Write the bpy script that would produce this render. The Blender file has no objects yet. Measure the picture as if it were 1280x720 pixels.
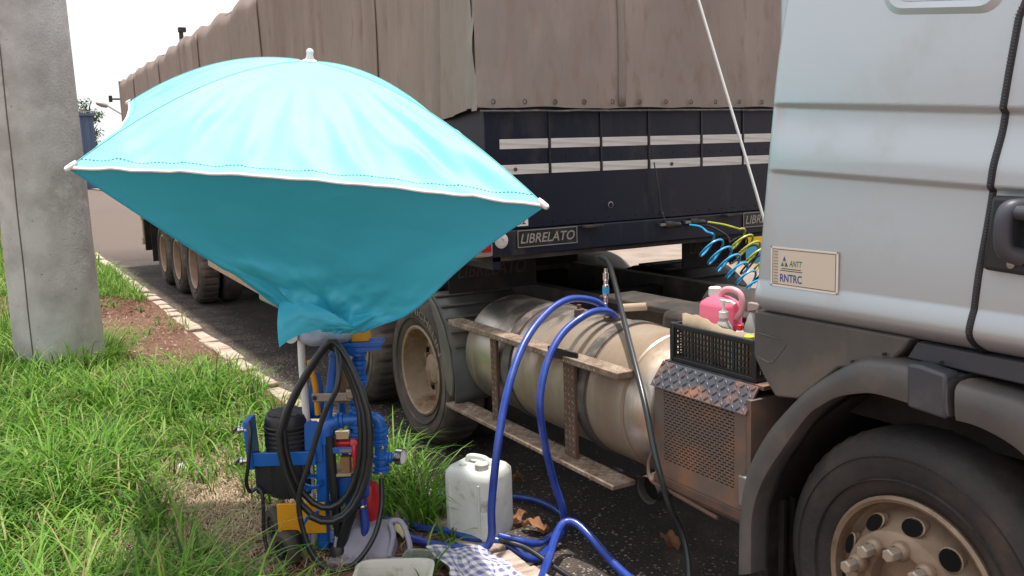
import bpy, math, random
import numpy as np
from mathutils import Vector, Matrix
random.seed(7); rng = np.random.default_rng(7)
sc = bpy.context.scene
C = sc.collection
# ------------------------------------------------------------------ camera, sky, sun, exposure
cam = bpy.data.cameras.new('camera'); camo = bpy.data.objects.new('camera', cam); C.objects.link(camo)
cam.sensor_width = 36.0; cam.lens = 36.0 * 1138.0 / 1280.0; cam.clip_start = 0.05; cam.clip_end = 3000
camo.matrix_world = Matrix(((0.49817, -0.10965, 0.86012, 0), (0.86650, 0.09915, -0.48923, 0), (-0.03164, 0.98901, 0.14441, 1.9306), (0, 0, 0, 1)))
sc.camera = camo
SUN_EL, SUN_AZ = 86.0, 110.0            # azimuth measured from +X towards +Y
w = bpy.data.worlds.new('World'); sc.world = w; w.use_nodes = True
nt = w.node_tree; bg = nt.nodes['Background']
sky = nt.nodes.new('ShaderNodeTexSky'); sky.sky_type = 'NISHITA'; sky.sun_disc = False
sky.sun_elevation = math.radians(SUN_EL); sky.sun_rotation = math.radians(90 - SUN_AZ)
sky.dust_density = 6.0; sky.air_density = 1.0; sky.ozone_density = 0.6
hs = nt.nodes.new('ShaderNodeHueSaturation'); hs.inputs['Saturation'].default_value = 0.28; hs.inputs['Value'].default_value = 1.0
veil = nt.nodes.new('ShaderNodeMix'); veil.data_type = 'RGBA'; veil.inputs['Factor'].default_value = 0.62; veil.inputs[7].default_value = (7.7, 7.75, 7.95, 1)   # even veil of thin bright cloud
nt.links.new(sky.outputs[0], hs.inputs['Color']); nt.links.new(hs.outputs[0], veil.inputs[6]); nt.links.new(veil.outputs[2], bg.inputs['Color']); bg.inputs['Strength'].default_value = 0.15
sun = bpy.data.lights.new('sun', 'SUN'); sun.energy = 4.3; sun.angle = math.radians(2.0); sun.color = (1.0, 0.96, 0.9)
suno = bpy.data.objects.new('sun', sun); C.objects.link(suno)
el, az = math.radians(SUN_EL), math.radians(SUN_AZ)
sd = Vector((math.cos(el) * math.cos(az), math.cos(el) * math.sin(az), math.sin(el)))
suno.rotation_euler = sd.to_track_quat('Z', 'Y').to_euler(); suno.location = (0, 0, 20)
sc.view_settings.view_transform = 'Standard'; sc.view_settings.look = 'None'; sc.view_settings.exposure = 0.42; sc.view_settings.gamma = 1.0
sc.render.engine = 'CYCLES'

# ------------------------------------------------------------------ materials
def mat(name, col, rough=0.55, metal=0.0, col2=None, scale=6.0, amt=0.6, dust=None, bump=None, transl=0.0, alpha_trans=0.0, coat=0.0, spec=0.5, stretch=None, island=None, fine=None, wave=None):
    m = bpy.data.materials.new(name); m.use_nodes = True; n = m.node_tree.nodes; l = m.node_tree.links
    b = n['Principled BSDF']; b.inputs['Roughness'].default_value = rough; b.inputs['Metallic'].default_value = metal
    b.inputs['Specular IOR Level'].default_value = spec
    if coat: b.inputs['Coat Weight'].default_value = coat; b.inputs['Coat Roughness'].default_value = 0.12
    tc = n.new('ShaderNodeTexCoord'); mp = n.new('ShaderNodeMapping'); l.new(tc.outputs['Object'], mp.inputs[0])
    if stretch: mp.inputs['Scale'].default_value = stretch
    def noise(s, det=6, rg=0.6):
        t = n.new('ShaderNodeTexNoise'); t.inputs['Scale'].default_value = s; t.inputs['Detail'].default_value = det; t.inputs['Roughness'].default_value = rg
        l.new(mp.outputs[0], t.inputs['Vector']); return t
    def ramp(src, a, c):
        r = n.new('ShaderNodeMapRange'); r.inputs['From Min'].default_value = a; r.inputs['From Max'].default_value = c; l.new(src, r.inputs['Value']); return r.outputs[0]
    def mix(fac, a, c, fv=None):
        x = n.new('ShaderNodeMix'); x.data_type = 'RGBA'
        if fac is not None: l.new(fac, x.inputs['Factor'])
        else: x.inputs['Factor'].default_value = fv
        for s, v in ((x.inputs[6], a), (x.inputs[7], c)):
            if isinstance(v, tuple): s.default_value = (*v, 1)
            else: l.new(v, s)
        return x.outputs[2]
    cur = col
    if island:
        g = n.new('ShaderNodeNewGeometry'); cr = n.new('ShaderNodeValToRGB'); l.new(g.outputs['Random Per Island'], cr.inputs[0])
        e = cr.color_ramp.elements; e[0].color = (*island[0], 1); e[1].color = (*island[-1], 1)
        for i in range(1, len(island) - 1): q = e.new(i / (len(island) - 1)); q.color = (*island[i], 1)
        cur = cr.outputs[0]
    if col2:
        f = ramp(noise(scale).outputs['Fac'], 0.5 - 0.25 / max(amt, .05) * .5, 0.5 + 0.25 / max(amt, .05) * .5)
        cur = mix(f, cur, col2)
    if fine:      # (colour, scale, lo, hi) speckle
        f = ramp(noise(fine[1], 3, .5).outputs['Fac'], fine[2], fine[3]); cur = mix(f, cur, fine[0])
    if dust:      # (colour, lo, hi, scale)
        f = ramp(noise(dust[3], 8, .65).outputs['Fac'], dust[1], dust[2]); cur = mix(f, cur, dust[0])
        rr = n.new('ShaderNodeMapRange'); rr.inputs['To Min'].default_value = rough; rr.inputs['To Max'].default_value = 0.9; l.new(f, rr.inputs['Value']); l.new(rr.outputs[0], b.inputs['Roughness'])
        if metal:
            rm = n.new('ShaderNodeMapRange'); rm.inputs['To Min'].default_value = metal; rm.inputs['To Max'].default_value = 0.0; l.new(f, rm.inputs['Value']); l.new(rm.outputs[0], b.inputs['Metallic'])
    if isinstance(cur, tuple): b.inputs['Base Color'].default_value = (*cur, 1)
    else: l.new(cur, b.inputs['Base Color'])
    if bump:      # (strength, scale, dist)
        bp = n.new('ShaderNodeBump'); bp.inputs['Strength'].default_value = bump[0]; bp.inputs['Distance'].default_value = bump[2]
        if wave:
            wv = n.new('ShaderNodeTexWave'); wv.inputs['Scale'].default_value = bump[1]; l.new(mp.outputs[0], wv.inputs['Vector']); wv.bands_direction = wave; l.new(wv.outputs['Fac'], bp.inputs['Height'])
        else: l.new(noise(bump[1], 6, .6).outputs['Fac'], bp.inputs['Height'])
        l.new(bp.outputs[0], b.inputs['Normal'])
    if alpha_trans: b.inputs['Transmission Weight'].default_value = alpha_trans
    if transl:
        tr = n.new('ShaderNodeBsdfTranslucent'); mx = n.new('ShaderNodeMixShader'); mx.inputs[0].default_value = transl
        if isinstance(cur, tuple): tr.inputs[0].default_value = (*cur, 1)
        else: l.new(cur, tr.inputs[0])
        o = n['Material Output']; l.new(b.outputs[0], mx.inputs[1]); l.new(tr.outputs[0], mx.inputs[2]); l.new(mx.outputs[0], o.inputs[0])
    return m
DUST = (0.30, 0.205, 0.14); CLAY = (0.28, 0.13, 0.07)
M = {}
M['asphalt'] = mat('asphalt', (0.030, 0.026, 0.026), .9, col2=(0.055, 0.045, 0.041), scale=.9, amt=.9, fine=((0.14, 0.12, 0.11), 70, .60, .70), bump=(1, 90, .02), dust=((0.10, 0.075, 0.06), .52, .74, 1.7), spec=.2)  # base darkened to paint in the shade beneath the truck
def gutter_dust_and_light(m):      # kerb dust, plus painted light: road paler where sunlit, dark under the truck
    n, l = m.node_tree.nodes, m.node_tree.links; b = n['Principled BSDF']; old = b.inputs['Base Color'].links[0].from_socket
    g = n.new('ShaderNodeNewGeometry'); sp = n.new('ShaderNodeSeparateXYZ'); l.new(g.outputs['Position'], sp.inputs[0]); nz = n.new('ShaderNodeTexNoise'); nz.inputs['Scale'].default_value = 3.0; nz.inputs['Detail'].default_value = 8; l.new(g.outputs['Position'], nz.inputs['Vector'])
    ad = n.new('ShaderNodeMath'); ad.operation = 'MULTIPLY_ADD'; ad.inputs[1].default_value = 1.1; l.new(nz.outputs['Fac'], ad.inputs[0]); l.new(sp.outputs[1], ad.inputs[2])
    mr = n.new('ShaderNodeMapRange'); mr.inputs['From Min'].default_value = 2.95; mr.inputs['From Max'].default_value = 2.55; mr.inputs['To Max'].default_value = .85; l.new(ad.outputs[0], mr.inputs['Value'])
    fx = n.new('ShaderNodeMapRange'); fx.inputs['From Min'].default_value = -19.0; fx.inputs['From Max'].default_value = -24.0; l.new(sp.outputs[0], fx.inputs['Value']); mx = n.new('ShaderNodeMath'); mx.operation = 'MAXIMUM'; l.new(mr.outputs[0], mx.inputs[0]); l.new(fx.outputs[0], mx.inputs[1])
    n2 = n.new('ShaderNodeTexNoise'); n2.inputs['Scale'].default_value = 60; n2.inputs['Detail'].default_value = 4; l.new(g.outputs['Position'], n2.inputs['Vector']); cr = n.new('ShaderNodeValToRGB'); l.new(n2.outputs['Fac'], cr.inputs[0]); e = cr.color_ramp.elements; e[0].position = .35; e[0].color = (.085, .066, .058, 1); e[1].position = .68; e[1].color = (.19, .145, .12, 1)
    mi = n.new('ShaderNodeMix'); mi.data_type = 'RGBA'; l.new(mx.outputs[0], mi.inputs['Factor']); l.new(old, mi.inputs[6]); l.new(cr.outputs[0], mi.inputs[7]); l.new(mi.outputs[2], b.inputs['Base Color'])
gutter_dust_and_light(M['asphalt'])
M['soil'] = mat('soil', (0.135, 0.062, 0.042), .95, col2=(0.20, 0.11, 0.078), scale=4.5, amt=1.2, fine=((0.26, 0.18, 0.13), 38, .60, .68), bump=(1, 26, .05), spec=.2)
M['pave'] = mat('far pavement', (0.25, 0.20, 0.165), .9, col2=(0.18, 0.13, 0.10), scale=2, amt=.8, bump=(.4, 30, .01))
M['kerb'] = mat('kerb stone', (0.50, 0.43, 0.36), .9, col2=(0.30, 0.20, 0.14), scale=7, amt=.8, fine=((.6, .56, .5), 60, .6, .7), bump=(.7, 35, .012))
M['concrete'] = mat('pole concrete', (0.48, 0.46, 0.45), .85, col2=(0.34, 0.32, 0.31), scale=2.6, amt=1.0, fine=((0.17, 0.155, 0.145), 34, .69, .74), bump=(.45, 45, .008), dust=((0.52, 0.505, 0.495), .56, .74, 5))
M['concrete_rust'] = mat('seam stain', (0.12, 0.10, 0.09), .9)
M['cab'] = mat('cab paint', (0.47, 0.51, 0.54), .42, .45, col2=(0.47, 0.515, 0.55), scale=.9, amt=.4, coat=.1, dust=((0.37, 0.34, 0.30), .54, 1.1, 2.5), bump=(.03, 400, .001))
M['door'] = M['cab']
M['plastic'] = mat('grey plastic', (0.070, 0.068, 0.068), .46, col2=(0.115, 0.10, 0.09), scale=3, amt=.8, dust=((0.17, 0.13, 0.10), .50, .72, 2.6), bump=(.2, 160, .003))
M['plastic_d'] = mat('dark blue grey plastic', (0.05, 0.053, 0.065), .45, dust=((0.15, 0.125, 0.105), .55, .9, 3), bump=(.12, 220, .002))
M['black'] = mat('black plastic', (0.016, 0.016, 0.02), .42, dust=((0.10, 0.08, 0.07), .6, 1.0, 6))
M['hole_shade'] = mat('painted hole shade', (0.006, 0.006, 0.006), .9, spec=.1)  # near-black colour standing in for the shade inside openings
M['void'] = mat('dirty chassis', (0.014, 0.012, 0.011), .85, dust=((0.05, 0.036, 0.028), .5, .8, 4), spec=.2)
M['chassis'] = mat('dusty chassis paint', (0.035, 0.031, 0.029), .7, dust=((0.11, 0.08, 0.06), .46, .74, 5), spec=.3)
M['rubber'] = mat('tyre rubber', (0.048, 0.041, 0.038), .8, col2=(0.085, 0.068, 0.058), scale=4, amt=1.0, dust=((0.16, 0.12, 0.10), .46, .76, 3.2), bump=(.5, 45, .006), spec=.3)
M['rubber_f'] = mat('dark tyre rubber', (0.022, 0.020, 0.021), .62, col2=(0.045, 0.037, 0.033), scale=3, amt=1.0, dust=((0.085, 0.064, 0.053), .50, .78, 3.0), bump=(.5, 45, .006), spec=.35)
M['rim'] = mat('dusty steel rim', (0.23, 0.155, 0.10), .6, .15, col2=(0.33, 0.24, 0.165), scale=5, amt=1.0, dust=((0.13, 0.055, 0.028), .50, .68, 6))
M['rim_f'] = mat('dusty pale steel rim', (0.30, 0.22, 0.155), .5, .3, col2=(0.20, 0.14, 0.095), scale=6, amt=1.0, bump=(.2, 60, .003), dust=((0.14, 0.085, 0.055), .58, .74, 9))
M['rim_t'] = mat('trailer rim', (0.36, 0.27, 0.20), .7, col2=(0.22, 0.12, 0.08), scale=4, amt=.6)
M['nut'] = mat('lug nut', (0.42, 0.36, 0.30), .45, .55, dust=((0.32, 0.23, 0.17), .5, .8, 30))
M['tank'] = mat('aluminium tank', (0.58, 0.53, 0.47), .34, .95, col2=(0.38, 0.30, 0.225), scale=2.2, amt=1.0, stretch=(1, .6, .35), dust=((0.20, 0.138, 0.092), .44, .74, 2.2), bump=(.08, 40, .004))
M['step'] = mat('dusty tread plate', (0.18, 0.12, 0.088), .65, .2, col2=(0.33, 0.25, 0.19), scale=11, amt=1.2, dust=((0.19, 0.11, 0.075), .5, .66, 9))
M['strap'] = mat('dark tank strap', (0.085, 0.075, 0.07), .6, .2, dust=((0.27, 0.19, 0.14), .5, .8, 14))
M['tread'] = mat('blue grey tread plate', (0.075, 0.075, 0.092), .55, .3, dust=((0.25, 0.12, 0.07), .50, .62, 4.5), spec=.4)
M['perf'] = mat('clay covered plate', (0.135, 0.10, 0.082), .7, .2, dust=((0.24, 0.115, 0.065), .48, .68, 4.5))
M['rust'] = mat('rusty steel', (0.16, 0.085, 0.055), .8, .2, col2=(0.09, 0.06, 0.05), scale=9, amt=.7)
M['tarp'] = mat('brown tarpaulin', (0.305, 0.235, 0.20), .75, col2=(0.235, 0.18, 0.155), scale=1.6, amt=.9, stretch=(1, 1, .35), dust=((0.37, 0.29, 0.25), .56, .75, 1.6), bump=(.5, 6, .03), fine=((0.24, 0.17, 0.135), 14, .55, .70))
M['navy'] = mat('navy trailer paint', (0.006, 0.007, 0.020), .42, dust=((0.06, 0.05, 0.048), .54, .78, 3.5), spec=.35, stretch=(1, 1, .4), bump=(.12, 5, .02))
M['strip'] = mat('reflective strip', (0.74, 0.70, 0.67), .4, col2=(0.50, 0.43, 0.38), scale=9, amt=.7, stretch=(1, .3, 6))
M['plate'] = mat('plate black', (0.012, 0.012, 0.014), .4, dust=((0.08, 0.06, 0.05), .5, .9, 12))
M['letter'] = mat('worn silver lettering', (0.33, 0.29, 0.26), .5, .2)
M['letter_r'] = mat('faded red lettering', (0.05, 0.024, 0.021), .7)
M['white'] = mat('white paint', (0.72, 0.70, 0.68), .5)
M['redlens'] = mat('red lens', (0.45, 0.012, 0.02), .2, coat=.4)
M['greylens'] = mat('dusty clear lens', (0.30, 0.25, 0.23), .35)
M['beige'] = mat('beige side rail', (0.45, 0.33, 0.23), .7, col2=(0.34, 0.23, 0.15), scale=5, amt=.6)
M['flap'] = mat('mud flap', (0.018, 0.016, 0.016), .75, dust=((0.06, 0.043, 0.035), .45, .85, 5), spec=.2)
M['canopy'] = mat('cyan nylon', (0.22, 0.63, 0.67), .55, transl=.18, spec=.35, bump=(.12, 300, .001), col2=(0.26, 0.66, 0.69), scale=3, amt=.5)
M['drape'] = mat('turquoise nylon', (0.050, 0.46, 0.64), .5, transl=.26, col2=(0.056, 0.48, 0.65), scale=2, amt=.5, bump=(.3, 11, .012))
M['hem'] = mat('white hem tape', (0.85, 0.85, 0.85), .6)
M['chrome'] = mat('chromed steel', (0.62, 0.60, 0.58), .22, 1.0)
M['steel'] = mat('dull steel bar', (0.33, 0.31, 0.29), .4, .8)
M['blue'] = mat('blue enamel', (0.008, 0.125, 0.48), .36, col2=(0.006, 0.095, 0.40), scale=9, amt=.5, coat=.25, dust=((0.10, 0.11, 0.20), .64, 1.0, 16), bump=(.1, 90, .002))
M['yellow'] = mat('yellow enamel', (0.72, 0.33, 0.01), .45, col2=(0.62, 0.26, 0.01), scale=9, amt=.4)
M['red'] = mat('red enamel', (0.50, 0.012, 0.015), .35, coat=.2)
M['wood'] = mat('wood block', (0.30, 0.17, 0.08), .8, col2=(0.22, 0.11, 0.05), scale=14, amt=.5, stretch=(1, 6, 6))
M['hose_k'] = mat('black rubber hose', (0.017, 0.019, 0.021), .30, dust=((0.09, 0.08, 0.07), .6, 1, 9))
M['hose_b'] = mat('blue reinforced hose', (0.012, 0.038, 0.25), .36, col2=(0.022, 0.058, 0.31), scale=14, amt=1.0, coat=.15, bump=(.25, 130, .002), dust=((0.07, 0.075, 0.16), .58, .85, 10))
M['coil_b'] = mat('blue air coil', (0.04, 0.34, 0.62), .35)
M['coil_y'] = mat('yellow green air coil', (0.42, 0.42, 0.06), .35)
M['jug'] = mat('translucent white plastic', (0.80, 0.81, 0.78), .42, col2=(0.66, 0.67, 0.61), scale=5, amt=.9, transl=.25, bump=(.25, 14, .012), dust=((0.28, 0.245, 0.19), .57, .72, 9))
M['tray'] = mat('stained white tray', (0.52, 0.50, 0.44), .45, dust=((0.22, 0.19, 0.14), .54, .76, 11))
M['clear'] = mat('clear plastic', (0.50, 0.56, 0.48), .25, alpha_trans=.75)
M['lilac'] = mat('grey lilac plastic', (0.27, 0.255, 0.32), .5, dust=((0.20, 0.17, 0.16), .55, .9, 8))
M['bag'] = mat('plastic bag', (0.45, 0.47, 0.60), .35, transl=.25, bump=(.7, 26, .02))
M['rag'] = mat('dirty rag', (0.22, 0.17, 0.145), .95, col2=(0.32, 0.26, 0.23), scale=12, amt=.8)
M['paper'] = mat('yellowed paper', (0.62, 0.52, 0.28), .8)
M['pink'] = mat('pink liquid plastic', (0.90, 0.20, 0.32), .3, transl=.25, coat=.2)
M['pinkpale'] = mat('pale pink plastic', (0.80, 0.42, 0.47), .35, transl=.2)
M['card'] = mat('cardboard', (0.33, 0.24, 0.16), .9, col2=(0.42, 0.33, 0.23), scale=9, amt=.5)
M['bottle'] = mat('cloudy bottle', (0.55, 0.55, 0.53), .3, alpha_trans=.45)
M['lime'] = mat('lime cap', (0.55, 0.62, 0.02), .4)
M['tin'] = mat('pale green tin', (0.42, 0.47, 0.36), .4, .3)
M['glass'] = mat('window glass', (0.03, 0.035, 0.04), .08, spec=.8)
M['leaf'] = mat('dry leaf', (0.33, 0.14, 0.055), .8, col2=(0.22, 0.10, 0.05), scale=20, amt=.7, transl=.15)
M['grass'] = mat('grass', (0.1, 0.2, 0.03), .58, island=[(0.026, 0.085, 0.008), (0.080, 0.21, 0.014), (0.135, 0.29, 0.022), (0.19, 0.33, 0.04), (0.05, 0.15, 0.010), (0.13, 0.30, 0.02), (0.022, 0.075, 0.008), (0.10, 0.25, 0.018), (0.24, 0.36, 0.07), (0.34, 0.28, 0.13)], transl=.3, spec=.3)
M['straw'] = mat('straw', (0.35, 0.27, 0.17), .85, island=[(0.30, 0.20, 0.12), (0.42, 0.32, 0.20), (0.24, 0.15, 0.09), (0.48, 0.40, 0.28)])
M['chips'] = mat('stone chips', (0.2, 0.18, 0.16), .9, island=[(0.10, 0.085, 0.075), (0.22, 0.19, 0.165), (0.15, 0.10, 0.075), (0.36, 0.33, 0.30)])
M['litter'] = mat('pale debris', (0.5, 0.45, 0.4), .9, island=[(0.15, 0.085, 0.055), (0.24, 0.14, 0.09), (0.12, 0.06, 0.04), (0.20, 0.12, 0.08), (0.34, 0.27, 0.21), (0.14, 0.08, 0.05), (0.50, 0.45, 0.39)])
M['foliage'] = mat('leaves', (0.05, 0.1, 0.02), .55, island=[(0.022, 0.055, 0.012), (0.045, 0.10, 0.018), (0.07, 0.13, 0.025)], transl=.25)
M['bark'] = mat('bark', (0.09, 0.06, 0.045), .9, bump=(.6, 20, .02))
M['bluewall'] = mat('slate blue painted metal', (0.055, 0.085, 0.16), .6, col2=(0.075, 0.11, 0.19), scale=.6, amt=.5)
M['wallblue'] = mat('light blue wall paint', (0.06, 0.36, 0.62), .7)
M['wallyellow'] = mat('yellow wall paint', (0.75, 0.48, 0.02), .7)
M['stk'] = mat('cream sticker', (0.62, 0.54, 0.44), .5)
M['ink_b'] = mat('blue ink', (0.03, 0.07, 0.28), .5)
M['ink_g'] = mat('green ink', (0.02, 0.19, 0.13), .5)
M['ink_k'] = mat('dark ink', (0.06, 0.05, 0.05), .6)
M['ink_n'] = mat('taupe ink', (0.33, 0.28, 0.24), .6)
M['ink_w'] = mat('white ink', (0.75, 0.71, 0.66), .5)
M['ink_y'] = mat('yellow ink', (0.6, 0.55, 0.05), .5)
# gingham
def gingham():
    m = bpy.data.materials.new('gingham cotton'); m.use_nodes = True; n = m.node_tree.nodes; l = m.node_tree.links; b = n['Principled BSDF']; b.inputs['Roughness'].default_value = .9
    uv = n.new('ShaderNodeAttribute'); uv.attribute_name = 'cloth_uv'; sp = n.new('ShaderNodeSeparateXYZ'); l.new(uv.outputs['Vector'], sp.inputs[0])
    outs = []
    for k in (0, 1):
        a = n.new('ShaderNodeMath'); a.operation = 'MULTIPLY'; a.inputs[1].default_value = 8.5; l.new(sp.outputs[k], a.inputs[0])
        f = n.new('ShaderNodeMath'); f.operation = 'FRACT'; l.new(a.outputs[0], f.inputs[0])
        g = n.new('ShaderNodeMath'); g.operation = 'GREATER_THAN'; g.inputs[1].default_value = .5; l.new(f.outputs[0], g.inputs[0]); outs.append(g.outputs[0])
    ad = n.new('ShaderNodeMath'); ad.operation = 'ADD'; l.new(outs[0], ad.inputs[0]); l.new(outs[1], ad.inputs[1])
    hf = n.new('ShaderNodeMath'); hf.operation = 'MULTIPLY'; hf.inputs[1].default_value = .5; l.new(ad.outputs[0], hf.inputs[0])
    cr = n.new('ShaderNodeValToRGB'); l.new(hf.outputs[0], cr.inputs[0]); e = cr.color_ramp.elements
    e[0].color = (.62, .60, .60, 1); e[1].color = (.13, .13, .27, 1); q = e.new(.5); q.color = (.36, .35, .44, 1); l.new(cr.outputs[0], b.inputs['Base Color'])
    return m
M['gingham'] = gingham()

# ------------------------------------------------------------------ mesh helpers (all vertices in metres, world axes)
V = Vector
class MB:
    def __init__(s): s.v = []; s.f = []
    def add(s, vs, fs):
        o = len(s.v); s.v += [tuple(p) for p in vs]; s.f += [tuple(i + o for i in f) for f in fs]; return s
    def box(s, x0, x1, y0, y1, z0, z1):
        vs = [(x, y, z) for x in (x0, x1) for y in (y0, y1) for z in (z0, z1)]
        return s.add(vs, [(0, 1, 3, 2), (4, 6, 7, 5), (0, 4, 5, 1), (2, 3, 7, 6), (0, 2, 6, 4), (1, 5, 7, 3)])
    def hexa(s, p):   # 8 corners: bottom 4 ring, top 4 ring
        return s.add(p, [(3, 2, 1, 0), (4, 5, 6, 7), (0, 1, 5, 4), (1, 2, 6, 5), (2, 3, 7, 6), (3, 0, 4, 7)])
    def bar(s, a, b, wd, th, up=(0, 0, 1)):
        a, b = V(a), V(b); d = (b - a).normalized(); u = V(up); r = d.cross(u).normalized(); u = r.cross(d).normalized()
        p = [q + r * (sx * wd / 2) + u * (sz * th / 2) for q in (a, b) for sx, sz in ((-1, -1), (1, -1), (1, 1), (-1, 1))]
        return s.add(p, [(3, 2, 1, 0), (4, 5, 6, 7), (0, 1, 5, 4), (1, 2, 6, 5), (2, 3, 7, 6), (3, 0, 4, 7)])
    def lathe(s, prof, c=(0, 0, 0), ax=(0, 0, 1), n=24, a0=0, a1=2 * math.pi, cap=False):
        ax = V(ax).normalized(); t = V((1, 0, 0)) if abs(ax.x) < .9 else V((0, 1, 0)); u = ax.cross(t).normalized(); v = ax.cross(u); c = V(c)
        full = abs(a1 - a0 - 2 * math.pi) < 1e-6; k = n if full else n + 1; vs = []
        for r, h in prof:
            for i in range(k):
                a = a0 + (a1 - a0) * i / n; vs.append(c + ax * h + (u * math.cos(a) + v * math.sin(a)) * r)
        fs = []
        for j in range(len(prof) - 1):
            for i in range(n):
                i2 = (i + 1) % k; fs.append((j * k + i, j * k + i2, (j + 1) * k + i2, (j + 1) * k + i))
        if cap and full:
            fs.append(tuple(range(k - 1, -1, -1))); fs.append(tuple((len(prof) - 1) * k + i for i in range(k)))
        return s.add(vs, fs)
    def cyl(s, a, b, r, n=16, r2=None):
        a, b = V(a), V(b); d = b - a; L = d.length
        return s.lathe([(r, 0), (r if r2 is None else r2, L)], a, d, n, cap=True)
    def tube(s, pts, r, n=10, cap=True, rfun=None):
        P = [V(p) for p in pts]; N = len(P); vs = []; up = None
        for i, p in enumerate(P):
            d = (P[min(i + 1, N - 1)] - P[max(i - 1, 0)]).normalized()
            if up is None: up = d.orthogonal().normalized()
            up = (up - d * up.dot(d)).normalized(); sd_ = d.cross(up); rr = r if rfun is None else rfun(i / (N - 1))
            for k in range(n):
                a = 2 * math.pi * k / n; vs.append(p + (up * math.cos(a) + sd_ * math.sin(a)) * rr)
        fs = [(i * n + k, i * n + (k + 1) % n, (i + 1) * n + (k + 1) % n, (i + 1) * n + k) for i in range(N - 1) for k in range(n)]
        if cap: fs += [tuple(range(n - 1, -1, -1)), tuple((N - 1) * n + k for k in range(n))]
        return s.add(vs, fs)
    def prism(s, poly, axis, a, b):   # poly in the two other axes
        def mk(p, v): q = list(p); q.insert(axis, v); return tuple(q)
        n = len(poly); vs = [mk(p, a) for p in poly] + [mk(p, b) for p in poly]
        return s.add(vs, [tuple(range(n - 1, -1, -1)), tuple(range(n, 2 * n))] + [(i, (i + 1) % n, n + (i + 1) % n, n + i) for i in range(n)])
    def grid(s, nu, nv, fn):
        vs = [fn(i / nu, j / nv) for j in range(nv + 1) for i in range(nu + 1)]
        return s.add(vs, [(j * (nu + 1) + i, j * (nu + 1) + i + 1, (j + 1) * (nu + 1) + i + 1, (j + 1) * (nu + 1) + i) for j in range(nv) for i in range(nu)])
    def xf(s, m): s.v = [tuple(m @ V(p)) for p in s.v]; return s
    def build(s, name, material, parent=None, bevel=0, smooth=True, solid=0, sharp=38, sub=0, kind=None, weld=False):
        vs = np.array(s.v, dtype=float); c = (vs.min(0) + vs.max(0)) / 2
        me = bpy.data.meshes.new(name); me.from_pydata((vs - c).tolist(), [], s.f)
        import bmesh
        bm = bmesh.new(); bm.from_mesh(me)
        if weld: bmesh.ops.remove_doubles(bm, verts=bm.verts, dist=1e-4)
        bmesh.ops.recalc_face_normals(bm, faces=bm.faces); bm.to_mesh(me); bm.free()
        if smooth: me.shade_smooth(); me.set_sharp_from_angle(angle=math.radians(sharp))
        me.materials.append(M[material] if isinstance(material, str) else material)
        o = bpy.data.objects.new(name, me); C.objects.link(o)
        o.location = V(c) - (wloc(parent) if parent else V((0, 0, 0))); o.parent = parent
        if solid: k = o.modifiers.new('solid', 'SOLIDIFY'); k.thickness = solid; k.offset = 0
        if bevel: k = o.modifiers.new('bevel', 'BEVEL'); k.width = bevel; k.segments = 2; k.limit_method = 'ANGLE'; k.angle_limit = math.radians(40)
        if sub: k = o.modifiers.new('sub', 'SUBSURF'); k.levels = sub; k.render_levels = sub
        if kind: o['kind'] = kind
        return o
def wloc(o):
    l = V((0, 0, 0))
    while o: l += o.location; o = o.parent
    return l
def tag(o, label, cat, group=None):
    o['label'] = label; o['category'] = cat
    if group: o['group'] = group
    return o
def thing(name, loc, label, cat, group=None, parent=None):
    o = bpy.data.objects.new(name, None); C.objects.link(o); o.empty_display_size = .1
    o.location = V(loc) - (wloc(parent) if parent else V((0, 0, 0))); o.parent = parent
    if label: tag(o, label, cat, group)
    return o
def sub_empty(name, loc, parent): return thing(name, loc, None, None, None, parent)
def copy_tree(o, parent=None):
    c = o.copy(); C.objects.link(c); c.parent = parent
    for ch in list(o.children): copy_tree(ch, c)
    return c
def spline(pts, per=8):
    P = [np.array(p, float) for p in pts]; P = [2 * P[0] - P[1]] + P + [2 * P[-1] - P[-2]]; out = []
    for i in range(1, len(P) - 2):
        for k in range(per):
            t = k / per; a, b, c, d = P[i - 1:i + 3]
            out.append(.5 * ((2 * b) + (c - a) * t + (2 * a - 5 * b + 4 * c - d) * t * t + (3 * b - a - 3 * c + d) * t ** 3))
    out.append(P[-2]); return [tuple(map(float, q)) for q in out]
def text_mesh(txt, size=1.0, shear=0.0, bold=0.0):
    cu = bpy.data.curves.new('t', 'FONT'); cu.body = txt; cu.size = size; cu.shear = shear; cu.extrude = 0.0; cu.offset = bold; cu.resolution_u = 3
    o = bpy.data.objects.new('t', cu); C.objects.link(o); dg = bpy.context.evaluated_depsgraph_get()
    me = bpy.data.meshes.new_from_object(o.evaluated_get(dg)); vs = [v.co.copy() for v in me.vertices]; fs = [tuple(p.vertices) for p in me.polygons]
    bpy.data.objects.remove(o); bpy.data.curves.remove(cu); bpy.data.meshes.remove(me); return vs, fs
def text_fit(txt, origin, ux, uz, wd, ht, material, parent, name='lettering', shear=0, bold=0.0):
    vs, fs = text_mesh(txt, 1.0, shear, bold); a = np.array([[v.x, v.y] for v in vs]); lo, hi = a.min(0), a.max(0); ux, uz = V(ux), V(uz)
    mb = MB(); mb.add([V(origin) + ux * ((v.x - lo[0]) / (hi[0] - lo[0]) * wd) + uz * ((v.y - lo[1]) / (hi[1] - lo[1]) * ht) for v in vs], fs)
    return mb.build(name, material, parent, smooth=False)
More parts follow.
